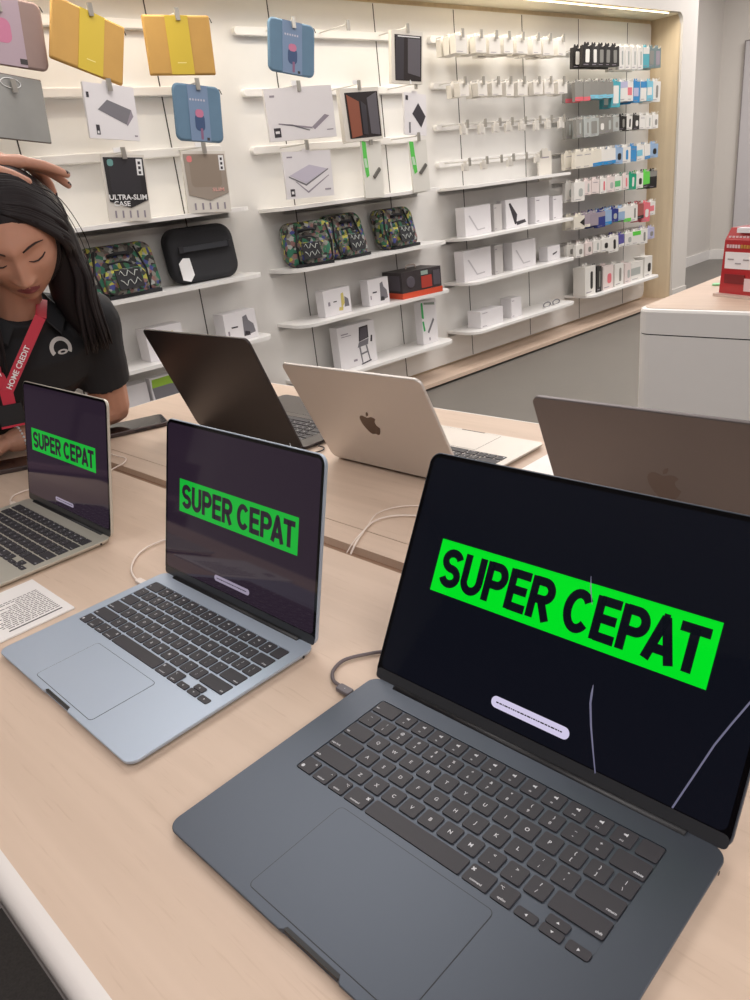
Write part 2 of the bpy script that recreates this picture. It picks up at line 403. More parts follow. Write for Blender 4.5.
ROWS = [
 [(1.5, 'esc', 's')]+[(1, a, 'f') for a in ('F1','F2','F3','F4','F5','F6','F7','F8','F9','F10','F11','F12')]+[(1, '', '')],
 [(1, a, 'd') for a in ('~`','!1','@2','#3','$4','%5','^6','&7','*8','(9',')0','_-','+=')]+[(1.5, 'delete', 'r')],
 [(1.5, 'tab', 'l')]+[(1, a, 'c') for a in 'QWERTYUIOP']+[(1, '{[', 'd'), (1, '}]', 'd'), (1, '|\\', 'd')],
 [(1.75, 'caps lock', 'l')]+[(1, a, 'c') for a in 'ASDFGHJKL']+[(1, ':;', 'd'), (1, '"\'', 'd'), (1.75, 'return', 'r')],
 [(2.25, 'shift', 'l')]+[(1, a, 'c') for a in 'ZXCVBNM']+[(1, '<,', 'd'), (1, '>.', 'd'), (1, '?/', 'd'), (2.25, 'shift', 'r')],
 [(1, 'fn', 'g'), (1, 'control', 'b'), (1, 'option', 'b'), (1.25, 'command', 'b'), (5, '', ''), (1.25, 'command', 'e'), (1, 'option', 'e'), (1, '<', 'a'), (1, '', 'ud'), (1, '>', 'a')],
]
_km = {}
def key_mesh(w, h, txt, kind):
    k = (round(w, 5), round(h, 5), txt, kind)
    if k in _km: return _km[k]
    b = MB(); b.plate(w, h, .0017, 0, .0014, M_key, bev=.0004, n=3)
    z = .00145; L = -w/2+.0018; Rr = w/2-.0018
    def tx(t, s, x, y, al='CENTER', bo=.02): b.text(t, s, M_leg, Matrix.Translation((x, y, z)), 0, bo, al)
    if kind == 'c': tx(txt, .0046, 0, 0, bo=.015)
    elif kind == 'd': tx(txt[0], .0038, 0, .0032); tx(txt[1], .0038, 0, -.0030)
    elif kind == 'f':
        tx(txt, .0020, 0, -.0040)
        b.plate(.0028, .0016, .0007, 0, .0001, M_leg, M=Matrix.Translation((0, .0022, z)), n=2)
        b.plate(.0008, .0030, .0003, 0, .0001, M_leg, M=Matrix.Translation((.0014, .0022, z)), n=2)
    elif kind == 's': tx(txt, .0028, L, -.0020, 'LEFT')
    elif kind == 'l': tx(txt, .0028, L, -.0042, 'LEFT')
    elif kind == 'r': tx(txt, .0028, Rr, -.0042, 'RIGHT')
    elif kind == 'g':
        b.rings([[(L+.002+r*math.cos(a*PI/5), -.0035+r*math.sin(a*PI/5), z+dz) for a in range(10)] for r, dz in ((.0017, 0), (.0017, .00005))], M_leg)
        tx('fn', .0028, Rr, .0036, 'RIGHT')
    elif kind in 'be' and kind:
        tx(txt, .0025, 0, -.0044)
        x = Rr-.0012 if kind == 'b' else L+.0012
        if kind == 'e': x = L+.0014
        if txt == 'command':
            for dx in (-1, 1):
                for dy in (-1, 1):
                    b.rings([[(x+dx*.0009+.0006*math.cos(a*PI/4), .0034+dy*.0009+.0006*math.sin(a*PI/4), z+q) for a in range(8)] for q in (0, .00005)], M_leg)
            b.plate(.0018, .0018, .0001, z, z+.00004, M_leg, cx=x, cy=.0034, n=1)
        elif txt == 'option':
            b.box(x-.0016, x-.0003, .0040, .0044, z, z+.0001, M_leg); b.box(x+.0004, x+.0016, .0040, .0044, z, z+.0001, M_leg)
            b.add([(x-.0005, .0042, z), (x-.0001, .0042, z), (x+.0010, .0024, z), (x+.0006, .0024, z)], [(0, 1, 2, 3)], M_leg)
            b.box(x+.0008, x+.0018, .0023, .0026, z, z+.0001, M_leg)
        else:
            b.add([(x-.0012, .0030, z), (x, .0044, z), (x+.0012, .0030, z), (x, .0038, z)], [(0, 1, 3), (1, 2, 3)], M_leg)
    elif kind == 'a':
        sg = -1 if txt == '<' else 1
        b.add([(sg*.0011, 0, z), (-sg*.0008, .0012, z), (-sg*.0008, -.0012, z)], [(0, 1, 2)], M_leg)
    elif kind in ('u', 'n'):
        sg = 1 if kind == 'u' else -1
        b.add([(0, sg*.0009, z), (-.0012, -sg*.0008, z), (.0012, -sg*.0008, z)], [(0, 1, 2)], M_leg)
    me = b.build('key'); m = me.data; bpy.data.objects.remove(me)
    _km[k] = m
    return m

def base_ring(W, D, ins, z, notch, r=.0115):
    """outline of the base with a thumb notch in the front edge, fixed vertex count"""
    pts = rrect(W-2*ins, D-2*ins, r-ins*.6, 7)
    pts = [(x+W/2, y+D/2) for x, y in pts]
    # insert the notch between bottom-left corner end and bottom-right corner start
    k = 24
    hw = .0275
    nt = [(W/2-hw-.002, ins), (W/2-hw, ins+notch*.35), (W/2-hw+.002, ins+notch), (W/2+hw-.002, ins+notch), (W/2+hw, ins+notch*.35), (W/2+hw+.002, ins)]
    return [(x, y, z) for x, y in pts[:24]+nt+pts[24:]]

def apple_logo(s, m, M):
    """plain fruit-shaped emblem with a bite and a leaf, s = height"""
    half = [(0, .30), (.10, .335), (.20, .37), (.30, .36), (.385, .29), (.43, .16), (.43, 0), (.385, -.16), (.31, -.32), (.22, -.44), (.13, -.475), (.05, -.45), (0, -.435)]
    pts = []
    for x, y in half:
        if -.02 <= y <= .20 and x > .3: continue
        pts.append((x, y))
    # bite on the right-hand side
    bite = [(.37, .27)]+[(.47+.20*math.cos(R(a)), .085+.20*math.sin(R(a))) for a in range(125, 236, 18)]+[(.40, -.12)]
    right = [p for p in half if p[1] >= .28]+bite+[p for p in half if p[1] < -.14]
    left = [(-x, y) for x, y in half[1:-1]][::-1]
    pl = right+left
    b = MB(); b.poly([(x*s, (y-.04)*s) for x, y in pl], 0, .0002, m, M)
    leaf = [(.0, .36), (.01, .46), (.07, .55), (.16, .60), (.155, .50), (.10, .41)]
    b.poly([(x*s, (y-.04)*s) for x, y in leaf], 0, .0002, m, M)
    return b

def make_laptop(label, W, D, L, theta, body, loc, banner=None, pill=None, bright=False, track=None, logo=None, lidcol=None, group=None, rotz=0, pale_lines=False, texts=True):
    rt = thing('laptop', label, 'laptop', loc, (0, 0, rotz), group)
    ky1 = D-.0227; kx0 = (W-KW)/2; zt = .0083
    # base: rings + top face with the keyboard opening
    rr = [base_ring(W, D, i, z, n) for i, z, n in ((.012, .0008, 0), (.004, .0018, 0), (.0008, .0045, .0008), (0, .0066, .0030), (.0001, .0080, .0042), (.0005, .0083, .0048))]
    b = MB(); n = len(rr[0])
    b.rings(rr, body, cap=False, smooth=False)
    b.f.append(list(range(n))[::-1]); b.m.append(0); b.sm.append(False)
    hole = [(x+kx0+KW/2, y+ky1-KD/2) for x, y in rrect(KW, KD, .003, 4)]
    o = b.build('base', rt, fix=False)
    bm = bmesh.new(); bm.from_mesh(o.data); bm.verts.ensure_lookup_table()
    top = [bm.verts[(len(rr)-1)*n+i] for i in range(n)]
    hv = [bm.verts.new((x, y, zt)) for x, y in hole]; hb = [bm.verts.new(((x-W/2)*.9968+W/2, (y-(ky1-KD/2))*.992+(ky1-KD/2), zt-.0012)) for x, y in hole]
    ed = [bm.edges.get((top[i], top[(i+1) % n])) or bm.edges.new((top[i], top[(i+1) % n])) for i in range(n)]
    ed += [bm.edges.new((hv[i], hv[(i+1) % len(hv)])) for i in range(len(hv))]
    bmesh.ops.triangle_fill(bm, use_beauty=True, use_dissolve=False, edges=ed)
    for i in range(len(hv)):
        j = (i+1) % len(hv); bm.faces.new((hv[i], hv[j], hb[j], hb[i]))
    bmesh.ops.recalc_face_normals(bm, faces=bm.faces[:]); bm.to_mesh(o.data); bm.free()
    # keyboard tray and keys
    kb = MB().poly(hole, zt-.0016, zt-.0012, body).build('keyboard', rt)
    y = ky1-.0010
    for ri, row in enumerate(ROWS):
        x = kx0+(KW-(14.5*U-GAP))/2; yc = y-(KP-GAP)/2
        for w, t, kd in row:
            kw = w*U-GAP; kh = KP-GAP
            def put(cx, cy, ww, hh, tt, kk):
                ko = bpy.data.objects.new('key', key_mesh(ww, hh, tt, kk)); COL.objects.link(ko); ko.parent = kb
                ko.location = (cx, cy, zt-.0012)
            if kd == 'ud':
                put(x+kw/2, yc+kh*.25+.0001, kw, kh*.48, '', 'u'); put(x+kw/2, yc-kh*.25-.0001, kw, kh*.48, '', 'n')
            elif kd == 'a': put(x+kw/2, yc-kh*.25-.0001, kw, kh*.48, t, 'a')
            else: put(x+kw/2, yc, kw, kh, t, kd)
            x += w*U
        y -= KP
    # trackpad with its hairline gap
    tw, t0, t1 = track
    b = MB(); b.plate(tw+.0011, t1-t0+.0011, .0047, zt-.0001, zt+.00012, M_hinge, cx=W/2, cy=(t0+t1)/2)
    b.build('trackpad_gap', rt)
    b = MB(); b.plate(tw, t1-t0, .0042, zt-.0001, zt+.00022, body, cx=W/2, cy=(t0+t1)/2); b.build('trackpad', rt)
    b = MB(); b.plate(.0535, .0030, .0010, .0052, .0082, M_hinge, cx=W/2, cy=.0036, n=2); b.build('thumb_notch', rt)
    # ports on the right side
    b = MB()
    b.plate(.0032, .0032, .0015, 0, .0003, M_hinge, M=Matrix.Translation((W+.0001, D-.018, .0050)) @ Matrix.Rotation(PI/2, 4, 'Y'), n=4)
    b.build('audio_port', rt)
    b = MB()
    for dy in (.030, .046): b.plate(.0026, .0090, .0012, 0, .0003, M_hinge, M=Matrix.Translation((-.0001, D-dy, .0050)) @ Matrix.Rotation(-PI/2, 4, 'Y'), n=4)
    b.build('charging_port', rt)
    # hinge
    b = MB(); b.tube([(W*.085, D-.0022, .0068), (W*.915, D-.0022, .0068)], .0036, M_hinge, 14); b.build('hinge', rt)
    # lid
    lc = lidcol or body
    b = MB()
    def lr(i, z): return [(x+W/2, y+L/2, z) for x, y in rrect(W-2*i, L-2*i, .0115-i*.5, 7)]
    b.rings([lr(.0016, -.0048), (lr(.0004, -.0042)), lr(0, -.003), lr(0, -.0006), lr(.0005, -.0001)], lc)
    lid = b.build('lid', rt, loc=(0, D-.0011, .0071), rot=(theta, 0, 0))
    b = MB(); b.plate(W-.0024, L-.0022, .0105, -.0001, .0001, M_glass, cx=W/2, cy=L/2); b.build('bezel', lid)
    b = MB(); b.plate(W-.0030, .0105, .004, .0001, .00016, M_chin, cx=W/2, cy=.0066, n=3); b.build('bezel_chin', lid)
    b = MB(); MD = M_disp if bright else M_disp2
    b.plate(W-.0100, L-.0175, .006, .0001, .0002, MD, cx=W/2, cy=L/2+.0040)
    if banner:
        x0, x1, y0, y1 = banner; g = M_green if bright else M_green2
        b.box(x0, x1, y0, y1, .0002, .00026, g)
        banner_text(b, 'SUPER CEPAT', x0+(x1-x0)*.025, x1-(x1-x0)*.022, (y0+y1)/2, (y1-y0)*.72, .0003, MD)
    if pill:
        x0, x1, y0, y1 = pill; pm = M_pill if bright else M_pill2
        b.plate(x1-x0, y1-y0, (y1-y0)/2, .0002, .00026, pm, cx=(x0+x1)/2, cy=(y0+y1)/2)
        rnd = random.Random(5); x = x0+.005
        while x < x1-.007:
            ww = rnd.choice((.0012, .0018, .0026, .0034)); b.box(x, x+ww, (y0+y1)/2-.0006, (y0+y1)/2+.0006, .00026, .0003, M_chin); x += ww+.0007
    b.build('display', lid)
    if pale_lines:  # thin pale emissive lines drawn across the display
        b = MB(); b.tube([(.2176, .0745, .0003), (.2182, .068, .0003), (.2192, .060, .0003), (.2245, .043, .0003), (.231, .026, .0003), (.2372, .0105, .0003)], [.0002, .0009, .0009, .0008, .0006, .0005], M_paleline, 5); b.build('screen_line', lid); b = MB()
        b.tube([(.3335, .115, .0003), (.328, .102, .0003), (.321, .085, .0003), (.314, .067, .0003), (.306, .040, .0003), (.2978, .0125, .0003)], [.0007]*6, M_paleline, 5); b.build('screen_line', lid); b = MB()
        b.tube([(.1925, .1565, .00035), (.1950, .147, .00035), (.1995, .135, .00035)], [.0002, .0006, .0003], M_paleline, 5)
        b.build('screen_line', lid)
    if logo:
        Mx = Matrix.Translation((W/2, L/2, -.0048)) @ Matrix.Rotation(PI, 4, 'Y')
        lg = apple_logo(.046, logo, Mx).build('logo', lid)
    b = MB()
    for x in (.02, W-.02):
        for yy in (.02, D-.02): b.lathe([(.001, -.0006), (.005, -.0006), (.006, .0012), (.001, .0012)], M_hinge, 14, Matrix.Translation((x, yy, .0002)))
    b.build('rubber_foot', rt)
    return rt

M_mid = mat('midnight_aluminium', (80, 86, 96), 0.40, metal=.6, spec=.5)
M_sky = mat('sky_blue_aluminium', (178, 190, 206), 0.42, metal=.5)
M_star = mat('starlight_aluminium', (206, 202, 190), 0.42, metal=.5)
M_silver = mat('silver_aluminium', (212, 206, 200), 0.42, metal=.5)
M_black = mat('black_aluminium', (66, 60, 60), 0.36, metal=.55)
M_space = mat('space_grey_aluminium', (122, 116, 116), 0.40, metal=.55)
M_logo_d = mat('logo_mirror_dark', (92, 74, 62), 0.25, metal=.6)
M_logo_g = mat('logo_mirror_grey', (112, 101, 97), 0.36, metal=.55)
lapA = make_laptop('large midnight blue laptop in the foreground with the brightest green banner on its screen', .3404, .2376, .2305, 1.053, M_mid, (0, 0, H+.0004),
    banner=(.0393, .2990, .1012, .1512), pill=(.133, .2090, .0240, .0340), bright=True, track=(.1465, .0085, .0995), pale_lines=True)
lapB = make_laptop('pale blue laptop in the middle of the near row, beside the white price card', .3041, .2225, .208, 1.318, M_sky, (-.3922, .0149, H+.0004),
    banner=(.0340, .2680, .0928, .1350), pill=(.1150, .1860, .0225, .0300), track=(.1270, .0080, .0800))
lapC = make_laptop('cream-coloured open laptop at the left edge, in front of the saleswoman', .3041, .2225, .208, 1.344, M_star, (-.8704, .0271, H+.0004),
    banner=(.0280, .2630, .0930, .1310), pill=(.1130, .1800, .0210, .0275), track=(.1270, .0080, .0800))
# three laptops of the far row face away from the viewer
lapD = make_laptop('near-black laptop seen from behind, nearest the saleswoman in the far row', .3557, .248, .242, R(69.8), M_black, (-.966+.3557, .6717+.248, H+.0004), track=(.150, .008, .098), rotz=PI)
lapE = make_laptop('silver laptop seen from behind with a dark fruit emblem on its lid', .3055, .2200, .2110, R(65.8), M_silver, (-.5285+.3055, .6750+.2200, H+.0004), track=(.130, .006, .085), logo=M_logo_d, rotz=PI)
lapF = make_laptop('dark grey laptop seen from behind at the right edge, its emblem barely showing', .3041, .215, .209, R(68.5), M_space, (-.033+.3041, .6510+.215, H+.0004), track=(.127, .004, .078), logo=M_logo_g, rotz=PI)

# ---------------------------------------------------------------- cables
def spline(pts, n=8):
    P = [Vector(p) for p in pts]; P = [P[0]*2-P[1]]+P+[P[-1]*2-P[-2]]; out = []
    for i in range(1, len(P)-2):
        for k in range(n):
            t = k/n; a, b_, c, d = P[i-1:i+3]
            out.append(.5*((2*b_)+(-a+c)*t+(2*a-5*b_+4*c-d)*t*t+(-a+3*b_-3*c+d)*t**3))
    out.append(P[-2]); return out
M_cab = mat('grey_cable', (108, 98, 100), 0.7)
M_cabw = mat('white_cable', (232, 218, 208), 0.6)
z = H+.0028
c = thing('charging_cable', 'dark grey charging cable looping from the foreground laptop', 'cable', (0, 0, H))
MB().tube(spline([(-.020, .2085, .0052), (-.034, .212, .004), (-.047, .224, .003), (-.051, .243, .003), (-.040, .263, .003), (-.022, .282, .003), (.02, .30, .003), (.08, .33, .003), (.14, .40, .003), (.16, .423, .001), (.16, .43, -.010)]), .0019, M_cab).build('cord', c)
b = MB(); b.plate(.018, .0092, .002, .0030, .0076, mat('plug_grey', (98, 92, 98), .4), bev=.0008, cx=-.0115, cy=.2065); b.plate(.0009, .0009, .0004, .0076, .0078, M_leg, cx=-.011, cy=.2065, n=2); b.build('plug', c)
def cable(label, pts, m=M_cabw, rad=.0014, plug=None):
    c = thing('cable', label, 'cable', (0, 0, H))
    MB().tube(spline(pts), rad, m).build('cord', c)
    if plug:
        x, y, sx, sy = plug; MB().plate(sx, sy, .002, .0028, .0074, m, bev=.0008, cx=x, cy=y).build('plug', c)
    return c
cable('white cable curling behind the left hinge of the pale blue laptop', [(-.396, .205, .005), (-.422, .207, .004), (-.454, .219, .003), (-.483, .243, .003), (-.497, .270, .003), (-.494, .300, .003), (-.47, .330, .003), (-.455, .37, .003), (-.450, .423, .001), (-.450, .430, -.010)], plug=(-.402, .205, .018, .009))
cable('white cable crossing the table joint behind the cream-coloured laptop', [(-.70, .30, .003), (-.76, .33, .003), (-.83, .365, .003), (-.870, .395, .003), (-.885, .425, .004), (-.893, .445, .004), (-.92, .464, .003), (-.965, .462, .003), (-1.02, .47, .003), (-1.06, .50, .003)])
cable('thin white cable rising from the table joint behind the foreground laptop', [(-.236, .430, -.008), (-.238, .443, .002), (-.252, .470, .003), (-.266, .505, .003), (-.257, .535, .003), (-.225, .556, .003), (-.16, .575, .003), (-.05, .585, .003)])
cable('second faint white cable on the far tabletop behind the foreground laptop', [(-.244, .430, -.008), (-.246, .450, .003), (-.262, .49, .003), (-.281, .53, .003), (-.272, .565, .003), (-.235, .59, .003), (-.15, .61, .003), (-.06, .612, .003)], rad=.0009)
cable('white cable at the left edge by the cream-coloured laptop keyboard', [(-.872, .223, .005), (-.90, .226, .004), (-.915, .232, .003), (-.931, .246, .003), (-.933, .275, .003), (-.91, .31, .003)], plug=(-.878, .223, .016, .009))
cable('black security lead hooked on the rear corner of the near-black laptop', [(-.600, .700, .005), (-.585, .700, .004), (-.578, .69, .003), (-.583, .672, .003), (-.60, .660, .003), (-.64, .655, .003)], m=M_hinge, rad=.0014)
c = thing('security_clip', 'small silver security clip on the hinge corner of the near-black laptop', 'clip', (-.618, .652, H))
b = MB(); b.tube([(0, 0, .004), (-.006, .0, .014), (-.008, .002, .022)], .0016, mat('bright_metal', (200, 200, 200), .25, metal=1)); b.lathe([(.001, .0), (.005, .0), (.005, .006), (.001, .006)], mat('bright_metal', (0, 0, 0)), 12); b.build('clip_body', c)

# ---------------------------------------------------------------- price cards
M_paper = mat('card_white', (236, 232, 230), 0.35)
M_print = mat('card_print', (110, 104, 104), 0.6)
M_printd = mat('card_print_dark', (60, 56, 58), 0.6)
def card(label, loc, rz, w, h, seed):
    c = thing('price_card', label, 'card', loc, (0, 0, rz))
    MB().plate(w, h, .001, 0, .002, M_paper, n=2).build('card_sheet', c)
    b = MB(); rnd = random.Random(seed)
    b.box(w/2-.016, w/2-.013, -.005, h/2-.010, .002, .0021, M_printd)
    y = h/2-.018
    for k in range(15):
        x = w/2-.022-k*.0052
        if x < -w/2+.01: break
        L = rnd.uniform(.35, .62)*h if k < 10 else rnd.uniform(.2, .5)*h
        yy = h/2-.010
        while yy > h/2-.010-L:
            q = rnd.uniform(.003, .008); b.box(x-.0010, x+.0010, yy-q, yy, .002, .0021, M_print); yy -= q+.0014
    for k in range(5): b.box(w/2-.026-.0042*k, w/2-.0235-.0042*k, -h/2+.018, -h/2+.034, .002, .0021, M_printd)
    b.build('printed_text', c)
    return c
card('white price card with small print between the pale blue and cream-coloured laptops', (-.487, .048, H+.0006), 0, .132, .145, 3)
card('white price card lying between the silver and dark grey far laptops', (-.125, .835, H+.0006), 0, .145, .10, 8)

# ---------------------------------------------------------------- phones
M_ph = mat('phone_frame', (70, 58, 56), 0.4, metal=.3)
M_phg = mat('phone_glass', (26, 22, 24), 0.08)
def phone(label, loc, rz, w=.075, l=.158, th=.0095):
    c = thing('phone', label, 'phone', loc, (0, 0, rz))
    MB().plate(w, l, .012, 0, th, M_ph, bev=.0018).build('phone_body', c)
    MB().plate(w-.005, l-.005, .010, th, th+.0003, M_phg).build('screen', c)
    b = MB(); b.box(w/2-.0004, w/2+.0006, .01, .035, th*.35, th*.65, M_hinge); b.box(w/2-.0004, w/2+.0006, .045, .056, th*.35, th*.65, M_hinge); b.build('side_buttons', c)
    return c
phone('phone lying face up by the saleswoman\'s elbow, behind the cream-coloured laptop', (-1.118, .578, H+.0005), R(-20), .088, .172)
phone('small dark phone lying near the wrist at the left edge', (-1.105, .325, H+.0005), R(-28), .075, .15)
# ================================================================ PRODUCT WALL
M_rod = mat('white_rod', (226, 223, 218), 0.35)
M_clip = mat('clip_metal', (184, 180, 172), 0.3, metal=.6)
M_shelf = mat('shelf_white', (238, 236, 233), 0.3)
M_tagw = mat('tag_white', (240, 240, 240), 0.5)
mat('print_rose', (196, 120, 150), .5); mat('case_slate', (96, 92, 98), .4); mat('art_dim', (86, 80, 88), .5); mat('emerald', (60, 170, 96), .5); mat('art_faint', (188, 184, 188), .5); mat('pack_shade', (196, 192, 190), .5); mat('bright_metal', (200, 200, 200), .25, metal=1)
def onwall(name, label, cat, s, d, h, yaw=0, roll=0, group=None):
    return thing(name, label, cat, wp(s, d, h), (0, -roll, WA+yaw), group)

# ---- shelves: boards with rounded front corners
def shelf(label, sa, sb, h, depth=.27, hang=None):
    t = onwall('wall_shelf', label, 'shelf', sa, 0, h)
    w = sb-sa; r = .10
    pts = [(0, -.001), (w, -.001)]+[(w-.08+.08*math.cos(R(a)), -depth+.08-.08*math.sin(R(a))) for a in range(0, 91, 15)][0:]+[(.10-.10*math.sin(R(a)), -depth+.10-.10*math.cos(R(a))) for a in range(0, 91, 15)]
    n = len(pts)
    b = MB(); b.rings([[(x, y, z) for x, y in pts] for z in (0, .018)], M_shelf); b.build('board', t)
    b = MB(); b.box(.01, w-.01, -.012, -.0005, -.028, 0, M_shelf); b.build('bracket', t)
    return t
S1 = (.95, 2.21); S2 = (2.40, 3.66); S3 = (3.845, 5.10); S4 = (5.29, 6.42)
shelf('long white shelf carrying the black case and the graffiti bag at the left', *S1, .995)
shelf('white shelf above the black case, under the hanging sleeves', *S1, 1.325, .25)
shelf('white shelf partly behind the near-black laptop, left section', *S1, .668)
shelf('lowest white shelf of the left section by the saleswoman', *S1, .335)
shelf('white shelf above the three graffiti backpacks', *S2, 1.297, .25)
shelf('white shelf carrying three graffiti backpacks', *S2, .975)
shelf('white shelf carrying the black and orange box', *S2, .672)
shelf('lowest shelf of the middle section, with the laptop stand box', *S2, .337)
shelf('topmost white shelf right of the middle section, above the stand boxes', *S3, 1.282, .25)
shelf('white shelf with the black laptop stand box in the right section', *S3, .962)
shelf('white shelf with the small black-printed box, right section', *S3, .672)
shelf('lowest white shelf of the right section holding two ring shapes', *S3, .337)
shelf('long white shelf below the hooks at the far right', *S4, .338)

# ---- hook rails with prongs (> clip)
def rail(label, sa, sb, h, prongs, clipm=M_clip, length=.27, tagz=True):
    t = onwall('hook_rail', label, 'rail', sa, 0, h)
    b = MB(); b.plate(sb-sa, .040, .019, 0, .045, M_shelf, bev=.004, M=face_M(0), cx=(sb-sa)/2, cy=0, n=5); b.build('rail_bar', t)
    for s in prongs:
        b = MB(); x = s-sa
        b.tube([(x, -.04, .004), (x, -length+.01, .0), (x, -length-.006, .012)], .0035, M_rod, 6)
        hk = b.build('prong', t)
        b = MB(); b.box(x-.010, x+.010, -length-.014, -length-.007, -.030, .018, clipm)
        if tagz: b.box(x-.045, x-.012, -length-.010, -length-.008, -.002, .018, M_tagw)
        b.build('clip', hk)
    return t
rail('upper hook rail at the left with the yellow sleeves', *S1, 2.175, (1.166, 1.538, 1.944), tagz=False)
rail('second hook rail at the left, beside the light blue sleeve', *S1, 1.898, (1.147, 1.550, 1.986), tagz=False)
rail('third hook rail at the left, above the first shelf', *S1, 1.630, (1.548, 1.960))
rail('upper hook rail of the middle section with one empty prong', *S2, 2.165, (2.598, 2.96, 3.408), tagz=False)
rail('second hook rail of the middle section with the brown tablet case', *S2, 1.885, (2.579, 2.995, 3.439))
rail('third hook rail of the middle section with green-edged packs', *S2, 1.610, (2.582, 3.04, 3.43), tagz=False)

# ---- hanging sleeves and packs of the two left sections (origin at the top middle, front faces -y)
def sleeve(label, s, h, yaw, roll, w, hh, m, band, r=.03, th=.018, d=.262, deco=None, sharp=False, bandx=0, bandw=.34):
    t = onwall('laptop_sleeve', label, 'sleeve', s, d, h, yaw, roll)
    b = MB()
    nx, nz = 14, 10; rr = []
    for i, y in ((.010, th/2+.001), (.0025, th*.42), (0, .002), (0, -.002), (.0025, -th*.42), (.010, -th/2-.001)):
        ol = rrect(w-2*i, hh-2*i, max(r-i, .004), 6)
        rr.append([(x, y-.0, z-hh/2) for x, z in ol])
    b.rings(rr, m, smooth=True); b.build('sleeve_body', t)
    if band:
        b = MB(); b.box(bandx-w*bandw/2, bandx+w*bandw/2, -th/2-.0035, -th/2-.0005, -hh+.003, -.003, band); bo = b.build('paper_band', t)
        b = MB(); F = Matrix.Translation((bandx, -th/2-.0036, 0)) @ Matrix.Rotation(PI/2, 4, 'X')
        if deco == 'pop':
            b.plate(w*.20, hh*.30, w*.08, 0, .0006, mat('print_navy', (62, 84, 122), .5), M=F, cy=-hh*.66)
            b.plate(w*.17, hh*.14, w*.06, .0004, .0010, mat('print_rose', (196, 120, 150), .5), M=F, cy=-hh*.50)
            b.plate(w*.05, hh*.20, .004, .0003, .0008, mat('print_mauve', (140, 100, 130), .5), M=F, cy=-hh*.86, cx=.006)
            for k in range(6): b.box(-.045+.014*k, -.037+.014*k, -hh*.285, -hh*.25, 0, .0006, mat('print_pale', (190, 190, 205), .6), F)
            b.box(.030, .044, -hh*.97, -hh*.92, 0, .0006, M_printd, F)
        elif deco == 'mark':
            b.box(-.02, .02, -hh*.80, -hh*.785, 0, .0006, mat('print_cream', (240, 228, 150), .5), F)
        elif deco == 'rose':
            b.plate(w*.22, hh*.35, w*.08, 0, .0006, mat('print_rose', (0, 0, 0)), M=F, cy=-hh*.5)
            b.box(.055, .085, -hh*.95, -hh*.87, 0, .0006, M_printd, F)
        b.build('band_print', t)
    b = MB(); b.tube([(w/2-.02, th*.3, -.006), (w/2+.004, th*.3, -.010), (w/2+.010, 0, -.028)], .0025, M_groove, 5); b.build('zip_pull', t)
    return t
M_yel = mat('yellow_fabric', (200, 156, 84), 0.75, noise_amt=.10, noise_scale=9, bump=.3)
M_yelb = mat('yellow_band', (212, 184, 58), 0.4)
M_mauve = mat('mauve_fabric', (150, 128, 122), 0.8, noise_amt=.05)
M_lav = mat('lavender_print', (176, 156, 166), 0.5)
M_blue = mat('blue_fabric', (100, 130, 154), 0.8, noise_amt=.06)
M_blueb = mat('blue_band', (120, 142, 172), 0.5)
sleeve('mauve laptop sleeve hanging at the upper left corner, cut by the frame', 1.178, 2.205, .12, -.11, .335, .245, M_mauve, M_lav, deco='rose', bandx=-.01, bandw=.5)
sleeve('tilted yellow laptop sleeve, the left one of the two yellow sleeves', 1.538, 2.166, .131, -.306, .330, .238, M_yel, M_yelb, r=.010, deco='mark', bandx=.01)
sleeve('yellow laptop sleeve hanging level, right of the tilted yellow one', 1.944, 2.168, -.351, -.047, .301, .238, M_yel, M_yelb, r=.008, deco='mark')
sleeve('light blue laptop sleeve hanging lower, beneath the yellow sleeves', 1.986, 1.891, -.062, -.11, .245, .242, M_blue, M_blueb, deco='pop', bandw=.42)
sleeve('light blue laptop sleeve hanging at the top of the middle section', 2.598, 2.168, -.126, -.164, .266, .238, M_blue, M_blueb, deco='pop', bandw=.42)

M_pack = mat('pack_white', (228, 225, 227), 0.4)
M_packe = mat('pack_ivory', (222, 217, 208), 0.45)
M_grey1 = mat('art_grey', (120, 118, 124), 0.5)
M_grey2 = mat('art_shadow', (150, 142, 152), 0.5)
M_dk = mat('art_dark', (58, 54, 60), 0.4)
def pack(name, label, s, h, yaw, roll, w, hh, art, m=M_pack, th=.014, d=.262, hole=True):
    t = onwall(name, label, 'pack', s, d, h, yaw, roll)
    b = MB(); b.box(-w/2, w/2, -th/2, th/2, -hh, 0, m)
    if hole: b.plate(.05, .018, .008, -.001, .001, m, M=face_M(0), cy=.004, n=3)
    b.build('pack_body', t)
    b = MB(); F = Matrix.Translation((0, -th/2-.0004, 0)) @ Matrix.Rotation(PI/2, 4, 'X')
    def P(pts, mm, z=0): b.poly([(x*w/2, -hh/2+y*hh/2) for x, y in pts], z, z+.0005, mm, F)
    art(P, b, F, w, hh); b.build('printed_front', t)
    return t
def sq(x0, y0, x1, y1): return [(x0, y0), (x1, y0), (x1, y1), (x0, y1)]
def art_darklap(P, b, F, w, h):
    P([(-.55, .06), (-.14, .44), (.78, .14), (.52, -.42)], M_grey1); P([(.52, -.42), (.78, .14), (.84, -.1), (.55, -.48)], M_grey2)
    P(sq(-.92, .46, -.82, .66), M_dk); P(sq(-.72, -.86, -.58, -.50), M_dk); P(sq(-.69, -.82, -.62, -.72), M_pack, .0004); P(sq(.80, -.86, .92, -.80), M_grey2)
